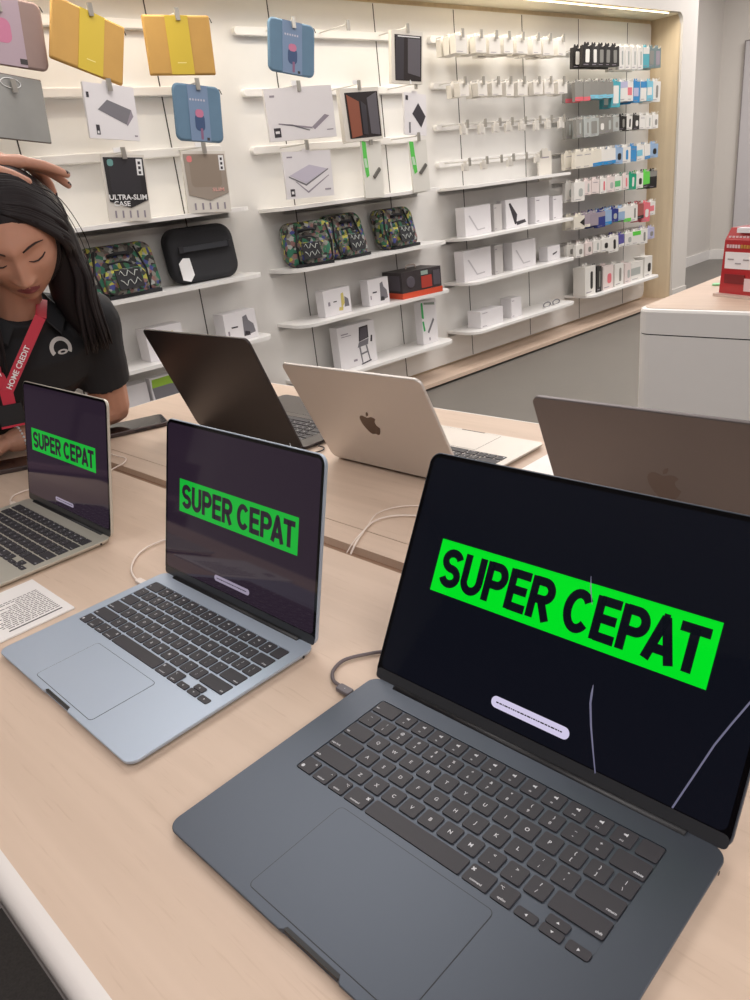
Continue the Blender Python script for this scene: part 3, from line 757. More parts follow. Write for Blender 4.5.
def art_openlap(P, b, F, w, h):
    P([(-.70, -.32), (.28, -.55), (.30, -.62), (-.70, -.37)], M_grey2); P([(.28, -.55), (.70, -.10), (.84, -.16), (.36, -.66)], M_grey2)
    P([(-.72, -.34), (-.3, -.4), (.22, -.66), (.18, -.69), (-.3, -.46)], M_grey1)
    P(sq(-.86, -.86, -.66, -.50), M_dk); P(sq(-.82, -.72, -.70, -.62), M_pack, .0004); P(sq(.72, -.72, .92, -.68), M_grey2); P(sq(-.86, .66, -.72, .74), M_grey2)
def art_twolap(P, b, F, w, h):
    P([(-.84, -.02), (-.16, -.40), (.84, .22), (.84, .17), (-.16, -.48), (-.84, -.08)], M_grey1)
    P([(-.56, -.26), (-.10, -.72), (.84, -.06), (.84, -.10), (-.10, -.80), (-.60, -.26)], M_grey2)
    P([(-.80, 0), (.05, .42), (.80, .20), (-.16, -.38)], mat('art_lilac', (196, 190, 204), .5))
    P(sq(-.84, -.90, -.66, -.58), M_dk); P(sq(-.80, -.80, -.70, -.68), M_pack, .0004); P(sq(.62, -.72, .88, -.66), M_grey2); P(sq(-.84, .74, -.62, .80), M_grey2)
def art_diamond(P, b, F, w, h):
    P([(-.30, .02), (.25, .56), (.92, -.06), (.50, -.62)], M_dk); P(sq(-.88, .64, -.66, .86), M_dk); P(sq(-.62, -.92, -.46, -.40), M_grey1)
def art_pocket(P, b, F, w, h):
    pass
pack('retail_pack', 'white retail pack printed with a closed grey laptop, above the ULTRA-SLIM pack', 1.550, 1.895, .08, -.09, .239, .215, art_darklap)
pack('retail_pack', 'wide white pack printed with a thin open laptop, below the blue sleeve', 2.579, 1.876, -.343, -.004, .366, .243, art_openlap, th=.03)
pack('retail_pack', 'white pack printed with two laptops one above the other', 2.582, 1.576, -.078, -.023, .305, .228, art_twolap)
pack('retail_pack', 'narrow white pack printed with a tilted dark square, right of the brown tablet case', 3.439, 1.835, .004, -.094, .184, .220, art_diamond)
# clear grey sleeve at the left
t = onwall('clear_sleeve', 'grey translucent laptop sleeve hanging at the left edge above the woman', 'sleeve', 1.120, .262, 1.935, .30, -.10)
b = MB(); b.plate(.335, .235, .010, 0, .012, mat('smoked_film', (150, 150, 147), .18, coat=.5, noise_amt=.25, noise_scale=5), bev=.002, M=face_M(.0), cy=-.118); b.build('sleeve_body', t)
b = MB()
for a, bb in (((-.1675, -.236), (.1675, -.236)), ((.1675, -.236), (.1675, 0)), ((-.1675, -.236), (-.1675, 0)), ((-.1675, 0), (.1675, 0))):
    b.tube([(a[0], -.006, a[1]), (bb[0], -.006, bb[1])], .0026, mat('sleeve_piping', (92, 66, 60), .6), 6)
b.build('piping', t)
b = MB(); b.tube([(.02+.045*math.cos(R(a)), -.014, -.03+.018*math.sin(R(a))) for a in range(0, 361, 20)], .0016, M_tagw, 5); b.build('hang_loop', t)
# flat tablet packs: dark insert over a cream pocket
def tabletpack(label, s, h, yaw, roll, w, hh, main, pocket, sticker, texts=()):
    t = onwall('tablet_case_pack', label, 'pack', s, .262, h, yaw, roll)
    b = MB(); b.box(-w/2, w/2, -.004, .008, -hh, 0, M_packe); b.build('pack_body', t)
    F = Matrix.Translation((0, -.0045, 0)) @ Matrix.Rotation(PI/2, 4, 'X')
    b = MB(); b.poly([(-w/2+.008, -.012), (-w/2+.014, -hh*.70), (0.01, -hh*.80), (w/2-.004, -hh*.68), (w/2-.008, -.012)], 0, .003, main, F)
    b.plate(w*.70, hh*.52, .02, .003, .0034, pocket, M=F, cy=-hh*.32, cx=0)
    b.build('case_window', t)
    b = MB(); b.plate(.026, .028, .010, .0034, .004, sticker, M=F, cx=-w/2+.036, cy=-.034)
    b.box(w/2-.040, w/2-.014, -.085, -.018, .0034, .004, M_tagw, F)
    for k in range(3): b.box(w/2-.033, w/2-.022, -.040-.020*k, -.028-.020*k, .004, .0043, M_dk, F)
    for k in range(5): b.box(-w*.34+k*w*.17, -w*.30+k*w*.17, -hh*.95, -hh*.84, .0002, .0006, M_grey2, F)
    for tt, sz, x, y, m, ww in texts: b.text(tt, sz, m, F @ Matrix.Translation((x, y, .0042)), 0, .02, width=ww)
    b.build('stickers_and_lettering', t)
M_tabd = mat('case_charcoal', (44, 43, 44), 0.35, coat=.3)
M_tabd2 = mat('case_charcoal_inner', (52, 50, 54), 0.35)
M_grg = mat('case_greige', (160, 148, 136), 0.4); M_grg2 = mat('case_greige_inner', (150, 136, 122), 0.4)
tabletpack('dark hanging pack lettered ULTRA-SLIM CASE', 1.548, 1.620, -.239, -.095, .189, .277, M_tabd, M_tabd2, mat('teal_sticker', (110, 160, 156), .5),
    (('ULTRA-SLIM', .030, .002, -.176, M_tagw, .166), ('CASE', .028, -.028, -.203, M_tagw, .072)))
tabletpack('greige hanging case pack with a pink sticker, right of the ULTRA-SLIM pack', 1.960, 1.610, -.124, -.066, .226, .273, M_grg, M_grg2, mat('pink_sticker', (226, 130, 130), .5),
    (('SLIM', .022, .055, -.170, mat('print_salmon', (225, 170, 160), .5), .062),))
# boxed tablet cases with a dark window
def windowbox(label, s, h, yaw, roll, w, hh, inner):
    t = onwall('tablet_box', label, 'box', s, .262, h, yaw, roll)
    b = MB(); b.box(-w/2, w/2, -.018, .018, -hh, 0, M_packe); b.build('carton', t)
    b = MB(); F = Matrix.Translation((0, -.0185, 0)) @ Matrix.Rotation(PI/2, 4, 'X')
    b.poly([(-w*.40, -hh*.08), (-w*.38, -hh*.95), (w*.46, -hh*.95), (w*.46, -hh*.08)], 0, .001, mat('window_dark', (66, 62, 62), .12), F)
    inner(b, F, w, hh); b.build('window', t)
def inn_black(b, F, w, h):
    b.poly([(-w*.36, -h*.10), (-w*.10, -h*.10), (-w*.12, -h*.93), (-w*.36, -h*.93)], .001, .002, M_dk, F)
    b.poly([(w*.02, -h*.14), (w*.42, -h*.14), (w*.42, -h*.86), (w*.02, -h*.80)], .001, .002, mat('case_slate', (96, 92, 98), .4), F)
    b.box(-w*.30, w*.40, -h*.12, -h*.10, .002, .0024, M_tagw, F)
def inn_brown(b, F, w, h):
    b.poly([(-w*.36, -h*.12), (-w*.06, -h*.26), (-w*.06, -h*.90), (-w*.33, -h*.94)], .001, .004, mat('tan_leather', (140, 78, 56), .5), F)
    b.poly([(-w*.02, -h*.24), (w*.12, -h*.34), (w*.10, -h*.90), (-w*.02, -h*.88)], .001, .004, M_dk, F)
    b.poly([(w*.16, -h*.20), (w*.42, -h*.10), (w*.42, -h*.92), (w*.18, -h*.88)], .001, .003, mat('case_slate', (0, 0, 0)), F)
windowbox('cream box with a tan tablet case behind its window', 2.995, 1.867, -.111, .017, .259, .260, inn_brown)
windowbox('cream box with a black tablet case behind its window, top of the middle section', 3.408, 2.147, -.312, -.10, .199, .262, inn_black)
# green-edged packs
M_grn = mat('fresh_green', (92, 200, 84), 0.5)
M_adap = mat('adapter_grey', (120, 118, 112), 0.4, metal=.4)
def greenpack(label, s, h, w, hh, yaw, roll):
    t = onwall('adapter_pack', label, 'pack', s, .262, h, yaw, roll)
    b = MB(); b.box(-w/2, w/2, -.006, .006, -hh, -.0, mat('pack_ghost', (226, 224, 216), .3)); b.build('pack_body', t)
    F = Matrix.Translation((0, -.0065, 0)) @ Matrix.Rotation(PI/2, 4, 'X')
    b = MB(); b.poly([(-w/2, 0), (-w/2+.03, -.004), (-w/2+.034, -hh*.26), (-w/2+.040, -hh*.50), (-w/2+.042, -hh*.60), (-w/2+.02, -hh*.64), (-w/2+.012, -hh*.52), (-w/2+.004, -hh*.3)], 0, .0012, M_grn, F)
    b.poly([(-w/2+.006, -hh*.30), (-w/2+.026, -hh*.30), (-w/2+.034, -hh*.46), (-w/2+.014, -hh*.46)], .0012, .0016, mat('pale_green', (190, 220, 190), .5), F)
    b.build('green_edge', t)
    b = MB(); b.plate(.072, .022, .006, 0, .008, M_adap, bev=.002, M=F @ Matrix.Translation((w*.16, -hh*.56, 0)) @ Matrix.Rotation(R(42), 4, 'Z')); b.build('adapter', t)
greenpack('pack with a green left edge and a grey adapter, left one below the tablet boxes', 3.054, 1.601, .155, .297, .057, -.04)
greenpack('pack with a green left edge and a grey adapter, right one below the tilted-square pack', 3.430, 1.586, .131, .282, -.113, .02)

# ---- things standing on the shelves (origin at the base middle)
def onshelf(name, label, cat, s, d, h, yaw=0, group=None): return thing(name, label, cat, wp(s, d, h), (0, 0, WA+yaw), group)
M_graf = graffiti_mat()
M_bagk = mat('bag_black', (34, 34, 38), 0.75, noise_amt=.12, noise_scale=60)
def softslab(b, w, h, t, r, m, lean=0, n=7, z0=0):
    """a soft upright slab: rounded outline in x-z, puffed in y, leaning back"""
    rr = []
    for i, y in ((.05, .5), (.018, .46), (.003, .32), (0, .1), (0, -.1), (.003, -.32), (.018, -.46), (.05, -.5)):
        rr.append([(x, y*t+lean*(z+h/2), z+h/2+z0) for x, z in rrect(w-2*i*.6, h-2*i*.6, max(r-i*.4, .01), n)])
    b.rings(rr, m, smooth=True)
def backpack(label, s, h, w, hh, yaw, lean=.25, flip=1, base=None, dd=.145):
    t = onshelf('backpack', label, 'bag', s, dd, h, yaw, 'graffiti print bags')
    b = MB(); softslab(b, w, hh, .10, .05, M_graf, lean); b.build('bag_body', t)
    b = MB()
    softslab(b, w*.60, hh*.48, .05, .03, M_graf, lean); o = b.build('front_pocket', t, loc=(-.02*flip, -.06, .015))
    b = MB()
    def yy(z): return -.052+lean*z
    b.tube([(w*.28*flip, yy(.02), .02), (w*.30*flip, yy(hh*.5)-.006, hh*.5), (w*.22*flip, yy(hh*.93), hh*.93)], .005, M_bagk, 6)
    b.tube([(-w*.40*flip, yy(.02), .02), (-w*.44*flip, yy(hh*.5)-.002, hh*.5), (-w*.36*flip, yy(hh*.92), hh*.92)], .005, M_bagk, 6)
    b.build('piping', t)
    b = MB(); b.tube([(-w*.20, yy(hh*.8)-.002, hh*.80), (-w*.10, yy(hh*.84)-.020, hh*.83), (w*.05, yy(hh*.84)-.020, hh*.83), (w*.12, yy(hh*.8)-.002, hh*.80)], .008, M_bagk, 6); b.build('handle', t)
    b = MB(); b.tube(spline([(-w*.25, yy(hh*.62)-.02, hh*.66), (-w*.05, yy(hh*.66)-.030, hh*.68), (w*.08, yy(hh*.60)-.030, hh*.62)]), .005, M_bagk, 6)
    F = Matrix.Translation((0, -.107, .03)) @ Matrix.Rotation(PI/2-.25, 4, 'X')
    b.poly([(-w*.24, hh*.05), (w*.12, hh*.05), (w*.12, hh*.42), (-w*.24, hh*.42)], -.006, .002, M_bagk, F)
    g = mat('scrawl_white', (200, 205, 200), .6)
    for q in range(2):
        b.tube([F @ Vector((-w*.20+w*.28*k/8, hh*(.34-.17*q)+.015*math.sin(k*1.9+q), .003)) for k in range(9)], .0022, g, 4)
    b.build('pocket_flap', t)
    b = MB(); b.box(-w*.36, w*.40, -.075, -.03, 0, .016, M_bagk); b.build('base_strap', t)
    return t
backpack('graffiti print bag on the left shelf, just behind the woman\'s shoulder', 1.485, 1.014, .350, .235, .02, flip=1)
backpack('leftmost of the three graffiti backpacks on the middle shelf, turned sideways', 2.590, .994, .290, .235, -.30, lean=.10, flip=-1, dd=.165)
backpack('central graffiti backpack of the three on the middle shelf', 2.900, .994, .275, .245, .05, flip=1)
backpack('rightmost graffiti backpack on the middle shelf, above the black and orange box', 3.315, .994, .300, .235, .03, flip=1)
# black laptop case
t = onshelf('laptop_case', 'black laptop case with a white tag standing on the left shelf', 'bag', 1.925, .14, 1.014, .0)
b = MB(); softslab(b, .385, .268, .085, .075, M_bagk, .12, 9); b.build('case_body', t)
b = MB(); b.box(-.15, .15, -.052, -.044, .155, .180, mat('strap_dark', (46, 48, 54), .6)); b.box(-.155, -.13, -.055, -.043, .152, .183, M_bagk); b.box(.13, .155, -.055, -.043, .152, .183, M_bagk); b.build('front_band', t)
b = MB(); F = Matrix.Translation((-.135, -.056, .075)) @ Matrix.Rotation(PI/2, 4, 'X') @ Matrix.Rotation(.1, 4, 'Z')
b.poly([(-.035, -.045), (.005, -.062), (.034, -.035), (.030, .048), (-.005, .055), (-.034, .035)], 0, .003, M_tagw, F); b.build('swing_tag', t)
# printed cartons
def carton(label, s, h, w, hh, dp, art, yaw=0, m=M_pack, d=.16, cat='box', name='retail_box', group=None):
    t = onshelf(name, label, cat, s, d, h, yaw, group)
    b = MB(); b.box(-w/2, w/2, -dp/2, dp/2, 0, hh, m); b.build('carton', t)
    b = MB(); F = Matrix.Translation((0, -dp/2-.0004, hh/2)) @ Matrix.Rotation(PI/2, 4, 'X')
    def P(pts, mm, z=0): b.poly([(x*w/2, y*hh/2) for x, y in pts], z, z+.0006, mm, F)
    art(P, b, F, w, hh); b.build('printed_front', t)
    return t
M_yg = mat('art_yellow', (206, 190, 110), .5)
def art_cam(P, b, F, w, h):
    P([(.25, -.62), (.30, .55), (.48, .62), (.52, -.2)], M_yg); P([(.5, -.5), (.56, .3), (.82, .05), (.86, -.5)], M_grey1); P([(.05, -.7), (.1, -.45), (.4, -.5), (.35, -.75)], M_yg)
    P(sq(-.3, .0, -.05, .08), M_dk); P(sq(-.7, -.2, -.55, .1), M_grey2)
def art_cam2(P, b, F, w, h):
    P([(.1, -.75), (.16, .6), (.42, .7), (.50, .3), (.78, .0), (.86, -.6)], M_grey1); P([(.1, -.75), (.2, -.4), (.5, -.5), (.5, -.75)], M_dk)
    P(sq(-.6, -.05, -.2, .05), M_dk); P(sq(-.85, -.5, -.75, -.2), M_grey2)
def art_stand(P, b, F, w, h):
    P([(.08, .12), (.16, .80), (.64, .82), (.62, .22)], M_dk); P([(.15, .16), (.22, .72), (.57, .74), (.56, .24)], mat('art_dim', (86, 80, 88), .5), .0005)
    P([(-.02, -.14), (.08, .10), (.62, .18), (.56, -.10)], M_grey1); P([(.06, -.14), (.14, -.92), (.20, -.92), (.14, -.14)], M_grey1); P([(.42, -.12), (.56, -.88), (.62, -.88), (.50, -.12)], M_grey1)
    P([(.14, -.45), (.48, -.40), (.49, -.48), (.14, -.53)], M_grey1); P([(.1, -.95), (.66, -.86), (.66, -.93), (.1, -1.0)], M_dk); P([(.70, .0), (.76, .3), (.84, .28), (.80, -.02)], M_dk)
    P(sq(-.82, .62, -.45, .67), M_grey2); P(sq(-.82, .52, -.3, .55), M_grey2); P(sq(-.3, -.75, -.1, -.65), M_grey2)
def art_green(P, b, F, w, h):
    P([(-.98, .95), (-.75, .97), (-.70, .25), (-.80, .2), (-.98, .28)], mat('emerald', (60, 170, 96), .5)); P([(-.95, .1), (-.75, .1), (-.62, -.35), (-.82, -.38)], mat('emerald', (0, 0, 0)))
    P([(-.6, .95), (.8, .86), (.8, .74), (-.6, .86)], mat('art_sage', (140, 150, 140), .5)); P([(-.35, -.45), (-.18, -.52), (.62, .05), (.48, .16)], M_grey1); P(sq(-.2, -.86, -.05, -.72), M_grey2)
def art_plain(P, b, F, w, h): P(sq(-.85, .7, -.4, .76), M_grey2); P(sq(-.85, -.86, -.5, -.8), M_grey2)
def art_lstand(P, b, F, w, h):
    P([(-.72, .40), (-.62, .42), (-.05, -.62), (-.10, -.70)], mat('art_faint', (188, 184, 188), .5)); P([(-.10, -.70), (.5, -.66), (.5, -.58), (-.05, -.62)], mat('art_faint', (0, 0, 0)))
def art_blackstand(P, b, F, w, h):
    P([(-.72, .72), (-.58, .78), (.02, -.10), (-.10, -.78), (-.22, -.75)], M_dk); P([(-.10, -.60), (.72, -.52), (.84, -.74), (-.02, -.86)], M_dk)
def art_bar(P, b, F, w, h): P([(-.2, -.05), (.5, .18), (.5, .0), (-.2, -.28)], M_dk)
carton('small white box printed with a pale yellow camera gimbal on the middle shelf', 2.725, .691, .205, .150, .07, art_cam)
carton('small white box printed with a grey camera gimbal, left of the black and orange box', 3.060, .691, .170, .155, .07, art_cam2)
t = onshelf('speaker_box', 'black carton with an orange base band and a red window on the middle shelf', 'box', 3.395, .15, .691, -.12)
b = MB(); b.box(-.155, .165, -.10, .10, .032, .160, mat('carton_black', (62, 56, 58), .4, noise_amt=.3, noise_scale=30)); b.build('carton', t)
b = MB(); b.box(-.159, .169, -.104, .104, 0, .034, mat('orange_red', (214, 82, 52), .5)); b.build('base_band', t)
b = MB(); b.box(.0, .085, -.1025, -.1, .045, .118, mat('carton_red', (178, 62, 50), .5)); b.box(.0, .055, -.103, -.1, .125, .150, mat('sticker_pale', (150, 170, 160), .5))
b.box(.098, .155, -.1025, -.1, .05, .14, mat('art_dim', (0, 0, 0))); b.box(-.158, -.155, -.08, .08, .05, .14, mat('art_dim', (0, 0, 0)))
b.rings([[(-.085+r*math.cos(a*PI/8), -.1005-dy, .095+r*math.sin(a*PI/8)) for a in range(16)] for r, dy in ((.035, 0), (.032, .004))], mat('art_dim', (0, 0, 0))); b.build('printed_front', t)
b = MB(); b.tube(spline([(-.04, 0, .165), (-.03, 0, .185), (.03, 0, .185), (.04, 0, .165)]), .004, M_clear, 6); b.build('handle', t)
carton('large white box printed with a laptop on a tall stand, lowest middle shelf', 2.850, .356, .300, .255, .07, art_stand, d=.15)
carton('tall white box with green corner marks on the lowest middle shelf', 3.500, .356, .145, .280, .06, art_green, d=.15)
carton('white camera box with a dark lens picture on the left section shelf', 2.035, .687, .200, .150, .10, art_cam2)
carton('white box mostly hidden behind the near-black laptop, left section shelf', 1.600, .687, .200, .160, .10, art_cam, d=.14)
def art_greentop(P, b, F, w, h):
    P([(-.95, .62), (-.9, .93), (.9, .97), (.9, .52), (0, .64)], mat('lime_print', (150, 190, 60), .5)); P([(-.95, .62), (0, .64), (.9, .52), (.9, .05), (-.9, .12)], M_grey1)
carton('white and green printed pack on the lowest shelf beside the near-black laptop', 1.560, .354, .205, .262, .05, art_greentop, d=.19)
carton('plain white box on the lowest shelf next to the woman\'s arm', 1.350, .354, .19, .25, .10, art_plain, d=.15)
# right section
carton('white box faintly printed with a laptop stand, left end of the upper right-section shelf', 4.060, .981, .270, .185, .08, art_lstand, d=.13)
carton('grey-sided white box between the two stand boxes on the upper right-section shelf', 4.275, .981, .085, .175, .12, art_plain, m=mat('pack_shade', (196, 192, 190), .5), d=.11)
carton('white box printed with a black laptop stand', 4.475, .981, .250, .190, .08, art_blackstand, d=.14)
carton('white box right of the black laptop stand box', 4.765, .981, .170, .180, .10, art_plain, d=.14)
carton('last white box on the upper right-section shelf, by the hooks', 4.975, .981, .12, .165, .10, art_plain, d=.13)
carton('white box with a faint stand picture, left end of the second right-section shelf', 4.020, .691, .290, .200, .08, art_lstand, d=.14)
carton('narrow grey-sided box on the second right-section shelf', 4.265, .691, .09, .195, .12, art_plain, m=mat('pack_shade', (0, 0, 0)), d=.11)
carton('second box with a faint stand picture, middle of the second right-section shelf', 4.545, .691, .280, .190, .08, art_lstand, d=.14)
carton('small white box printed with a black bar on the second right-section shelf', 4.915, .691, .160, .105, .08, art_bar, d=.14)
carton('low white box on the lowest right-section shelf', 4.110, .356, .250, .115, .12, art_plain, d=.15)
carton('narrow white box beside the low box on the lowest right-section shelf', 4.420, .356, .12, .14, .10, art_plain, d=.14)
for i, (s, lb) in enumerate(((4.80, 'left ring-shaped white gadget on the lowest right-section shelf'), (4.92, 'right ring-shaped white gadget on the lowest right-section shelf'))):
    t = onshelf('ring_gadget', lb, 'gadget', s, .19, .356)
    b = MB(); b.tube([(.045*math.cos(R(a)), 0, .020+.018*math.sin(R(a))) for a in range(0, 361, 20)], .0045, M_grey1, 6); b.build('ring', t)
    b = MB(); b.plate(.09, .04, .01, 0, .004, M_shelf); b.build('foot', t)
# ================================================================ RIGHT-HAND HOOK BAYS
rnd = random.Random(11)
ORD = ['first', 'second', 'third', 'fourth', 'fifth', 'sixth', 'seventh', 'eighth', 'ninth', 'tenth', 'eleventh', 'twelfth', 'thirteenth', 'fourteenth']
ROWN = ['top', 'second', 'third', 'fourth', 'fifth', 'sixth', 'seventh', 'lowest']
M_hwht = mat('hang_white', (226, 222, 214), .4)
hooks3 = [3.90, 4.075, 4.225, 4.355, 4.50, 4.665, 4.80, 4.955]
_bx = {}
def hangbox(w, h, dp, m, art=None, artm=None):
    """mesh parts of one hanging pack, origin at its hang hole"""
    k = (w, h, dp, m.name, art, artm.name if artm else '')
    if k in _bx: return _bx[k]
    b = MB()
    b.box(-w/2, w/2, -dp/2, dp/2, -h, -.012, m)
    b.poly([(-w*.30, -.014), (w*.30, -.014), (w*.22, .010), (.008, .010), (.006, .002), (-.006, .002), (-.008, .010), (-w*.22, .010)], -.0008, .0008, m, face_M(0))
    o = b.build('carton'); me = o.data; bpy.data.objects.remove(o)
    b = MB(); F = Matrix.Translation((0, -dp/2-.0003, -.012-(h-.012)/2)) @ Matrix.Rotation(PI/2, 4, 'X'); hh = h-.012
    am = artm or M_grey2
    if art == 'dot': b.plate(w*.40, hh*.42, w*.15, 0, .0006, am, M=F, cy=-hh*.05, cx=w*.12)
    elif art == 'bar': b.plate(w*.24, hh*.62, w*.11, 0, .0006, am, M=F, cx=w*.12)
    elif art == 'foot': b.box(-w/2, w/2, -hh/2, -hh*.28, 0, .0006, am, F)
    elif art == 'head': b.box(-w/2, w/2, hh*.18, hh/2, 0, .0006, am, F)
    elif art == 'mid': b.box(-w*.5, w*.28, -hh*.2, hh*.2, 0, .0006, am, F)
    elif art == 'win': b.plate(w*.62, hh*.70, w*.08, 0, .0006, am, M=F)
    elif art == 'frame':
        b.plate(w*.40, hh*.62, w*.08, 0, .0006, am, M=F)
    elif art == 'arrow': b.poly([(w*.5, hh*.3), (w*.5, -hh*.3), (w*.05, 0)], 0, .0006, am, F)
    else: b.box(-w*.3, w*.3, hh*.28, hh*.32, 0, .0006, am, F)
    b.box(-w*.4, w*.1, -hh*.42, -hh*.39, .0006, .0009, M_grey2, F)
    o = b.build('printed_front'); m2 = o.data; bpy.data.objects.remove(o)
    _bx[k] = (me, m2); return me, m2
def hang(label, s, d, h, w, hh, dp, m, art=None, artm=None, group=None, yaw=0, roll=0):
    t = thing('hanging_pack', label, 'pack', wp(s, d, h), (0, roll, WA+yaw), group)
    for nm, me in zip(('carton', 'printed_front'), hangbox(w, hh, dp, m, art, artm)):
        o = bpy.data.objects.new(nm, me); COL.objects.link(o); o.parent = t
    return t
rows3 = [('upper hook rail of the white charger boxes', 2.160, .100, .105), ('second hook rail of the white charger boxes', 1.905, .085, .095), ('third hook rail with small clear white packs', 1.665, .060, .060), ('fourth hook rail with a few small white packs', 1.445, .052, .055)]
nm3 = ['topmost', 'second', 'third', 'fourth']
for ri, (lb, h, hh, w) in enumerate(rows3):
    pr = hooks3 if ri < 3 else hooks3[:6]
    rail(lb, *S3, h, pr, tagz=False, length=.25)
    for i, s in enumerate(pr):
        cnt = (3, 2, 1, 1)[ri]
        if ri == 0 and i == 4: cnt = 2
        if ri == 3 and i in (2, 4): continue
        for k in range(cnt):
            where = ('front', 'middle', 'rear')[k] if cnt == 3 else ('front', 'rear')[k] if cnt == 2 else ''
            lab = ('%s white charger box, %s prong of the %s rail, right section' % (where, ORD[i], nm3[ri])).strip() if ri < 2 else 'small pale pack on the %s prong of the %s rail, right section' % (ORD[i], nm3[ri])
            hang(lab, s+rnd.uniform(-.006, .006), .225-.055*k, h-.004, w, hh*rnd.choice((1, 1.06)), .045 if ri < 2 else .018, M_packe, 'win' if ri > 1 else None, M_hwht, 'white packs on the right section rails', rnd.uniform(-.15, .15), rnd.uniform(-.04, .04))
hang('broad pale hanging card below the last prongs of the right section', 4.93, .10, 1.47, .16, .21, .012, M_packe, None, None)

# far bay: back panel of slats, pegs and packs in eight rows
def C(n, c, **k): return mat(n, c, .45, **k)
bk = C('pk_black', (40, 37, 36)); wh = C('pk_white', (228, 225, 219)); tl = C('pk_teal', (78, 168, 182)); gt = C('pk_greyteal', (112, 132, 132)); gy = C('pk_grey', (138, 136, 130)); rd = C('pk_pinkred', (220, 96, 106))
cy = C('pk_cyan', (122, 192, 214)); lv = C('pk_lilac', (186, 184, 210)); bl = C('pk_blue', (42, 136, 196)); gn = C('pk_green', (96, 186, 120)); em = C('pk_emerald', (30, 158, 120)); lg = C('pk_lightgrey', (172, 176, 172)); cr = C('pk_cream', (222, 216, 202))
pw_ = C('pk_pinkwhite', (226, 212, 208)); lm = C('pk_lime', (98, 208, 74)); nv = C('pk_navy', (44, 56, 128)); mv = C('pk_mauve', (158, 146, 156)); br = C('pk_rust', (160, 88, 82)); pk = C('pk_pink', (224, 116, 126)); pu = C('pk_purple', (84, 78, 150)); sk = C('pk_sky', (150, 176, 206))
NAMES = {'pk_cyan': 'pale blue', 'pk_black': 'black', 'pk_white': 'white', 'pk_teal': 'teal', 'pk_greyteal': 'grey-teal', 'pk_grey': 'grey', 'pk_lilac': 'lilac', 'pk_blue': 'blue', 'pk_emerald': 'emerald', 'pk_lightgrey': 'light grey', 'pk_cream': 'cream', 'pk_pinkwhite': 'pinkish white', 'pk_mauve': 'mauve', 'pk_rust': 'rust red', 'pk_pink': 'pink', 'pk_purple': 'purple', 'pk_sky': 'sky blue', 'pk_navy': 'navy', 'pk_lime': 'lime'}
# (pixel column of the photograph is only used here as a running coordinate along the wall)
rows4 = [
 (2.112, [(bk, 'frame', wh, .085, .17)]*2+[(bk, 'frame', gy, .085, .17)]*3+[(wh, 'bar', lg, .07, .19)]*4+[(tl, 'head', wh, .085, .175), (gt, 'win', gy, .085, .175), (gt, 'win', mv, .085, .175)]),
 (1.890, [(gy, 'foot', rd, .075, .155)]*2+[(gy, 'foot', cy, .085, .14)]*3+[(tl, 'win', wh, .09, .215), (wh, 'head', lv, .085, .17), (wh, 'mid', pk, .085, .17), (bl, 'mid', lv, .085, .185), (wh, 'head', bl, .085, .175), (cy, 'mid', wh, .085, .175), (wh, 'bar', gy, .11, .185)]),
 (1.650, [(gy, 'bar', lg, .075, .155), (lg, 'bar', gy, .08, .155), (lg, 'win', gy, .085, .155), (gy, 'dot', wh, .08, .14), (gy, 'bar', lg, .085, .135), (lg, 'dot', gy, .085, .13), (bk, 'bar', gy, .08, .125), (wh, 'bar', bk, .07, .125), (bk, 'dot', wh, .08, .13), (wh, None, None, .085, .13), (wh, 'bar', lg, .085, .135), (wh, 'dot', gy, .085, .135)]),
 (1.432, [(cr, None, None, .11, .145), (cr, None, None, .11, .145), (cr, 'foot', bl, .11, .145), (wh, 'foot', bl, .085, .14), (wh, 'foot', bl, .085, .14), (sk, 'dot', bk, .10, .15), (wh, 'bar', bl, .10, .15), (bl, None, None, .10, .145), (wh, 'mid', cy, .085, .145), (wh, 'foot', bl, .085, .14), (sk, 'dot', bk, .10, .135)]),
 (1.225, [(wh, 'dot', lg, .11, .17), (pw_, 'bar', lg, .085, .13), (pw_, None, None, .085, .13), (wh, 'bar', pk, .085, .14), (pw_, 'dot', lg, .09, .14), (wh, 'mid', gn, .085, .14), (pw_, 'bar', pk, .085, .14), (em, 'bar', wh, .085, .15), (wh, 'dot', bk, .085, .15), (lm, 'foot', bk, .09, .155), (bk, 'head', gy, .09, .17)]),
 (.985, [(cr, 'arrow', bk, .11, .125), (mv, 'foot', cr, .095, .12), (mv, None, None, .095, .12), (nv, 'head', mv, .095, .15), (sk, 'foot', bl, .08, .14), (nv, 'dot', lg, .085, .13), (sk, 'head', wh, .085, .125), (wh, 'foot', lm, .085, .15), (wh, 'bar', gy, .085, .16), (br, 'foot', bk, .085, .15), (pk, 'dot', wh, .09, .19), (wh, 'mid', pk, .09, .14)]),
 (.775, [(wh, 'dot', gy, .08, .125), (pw_, 'dot', gy, .085, .125), (wh, 'bar', lg, .08, .12), (wh, 'dot', bk, .085, .13), (wh, 'bar', bk, .11, .155), (pu, 'foot', wh, .08, .12), (wh, 'dot', lg, .09, .13), (wh, 'head', lm, .10, .135), (wh, 'bar', gy, .09, .15), (lv, 'dot', gy, .08, .12)]),
]
def _slat(): 
    pass
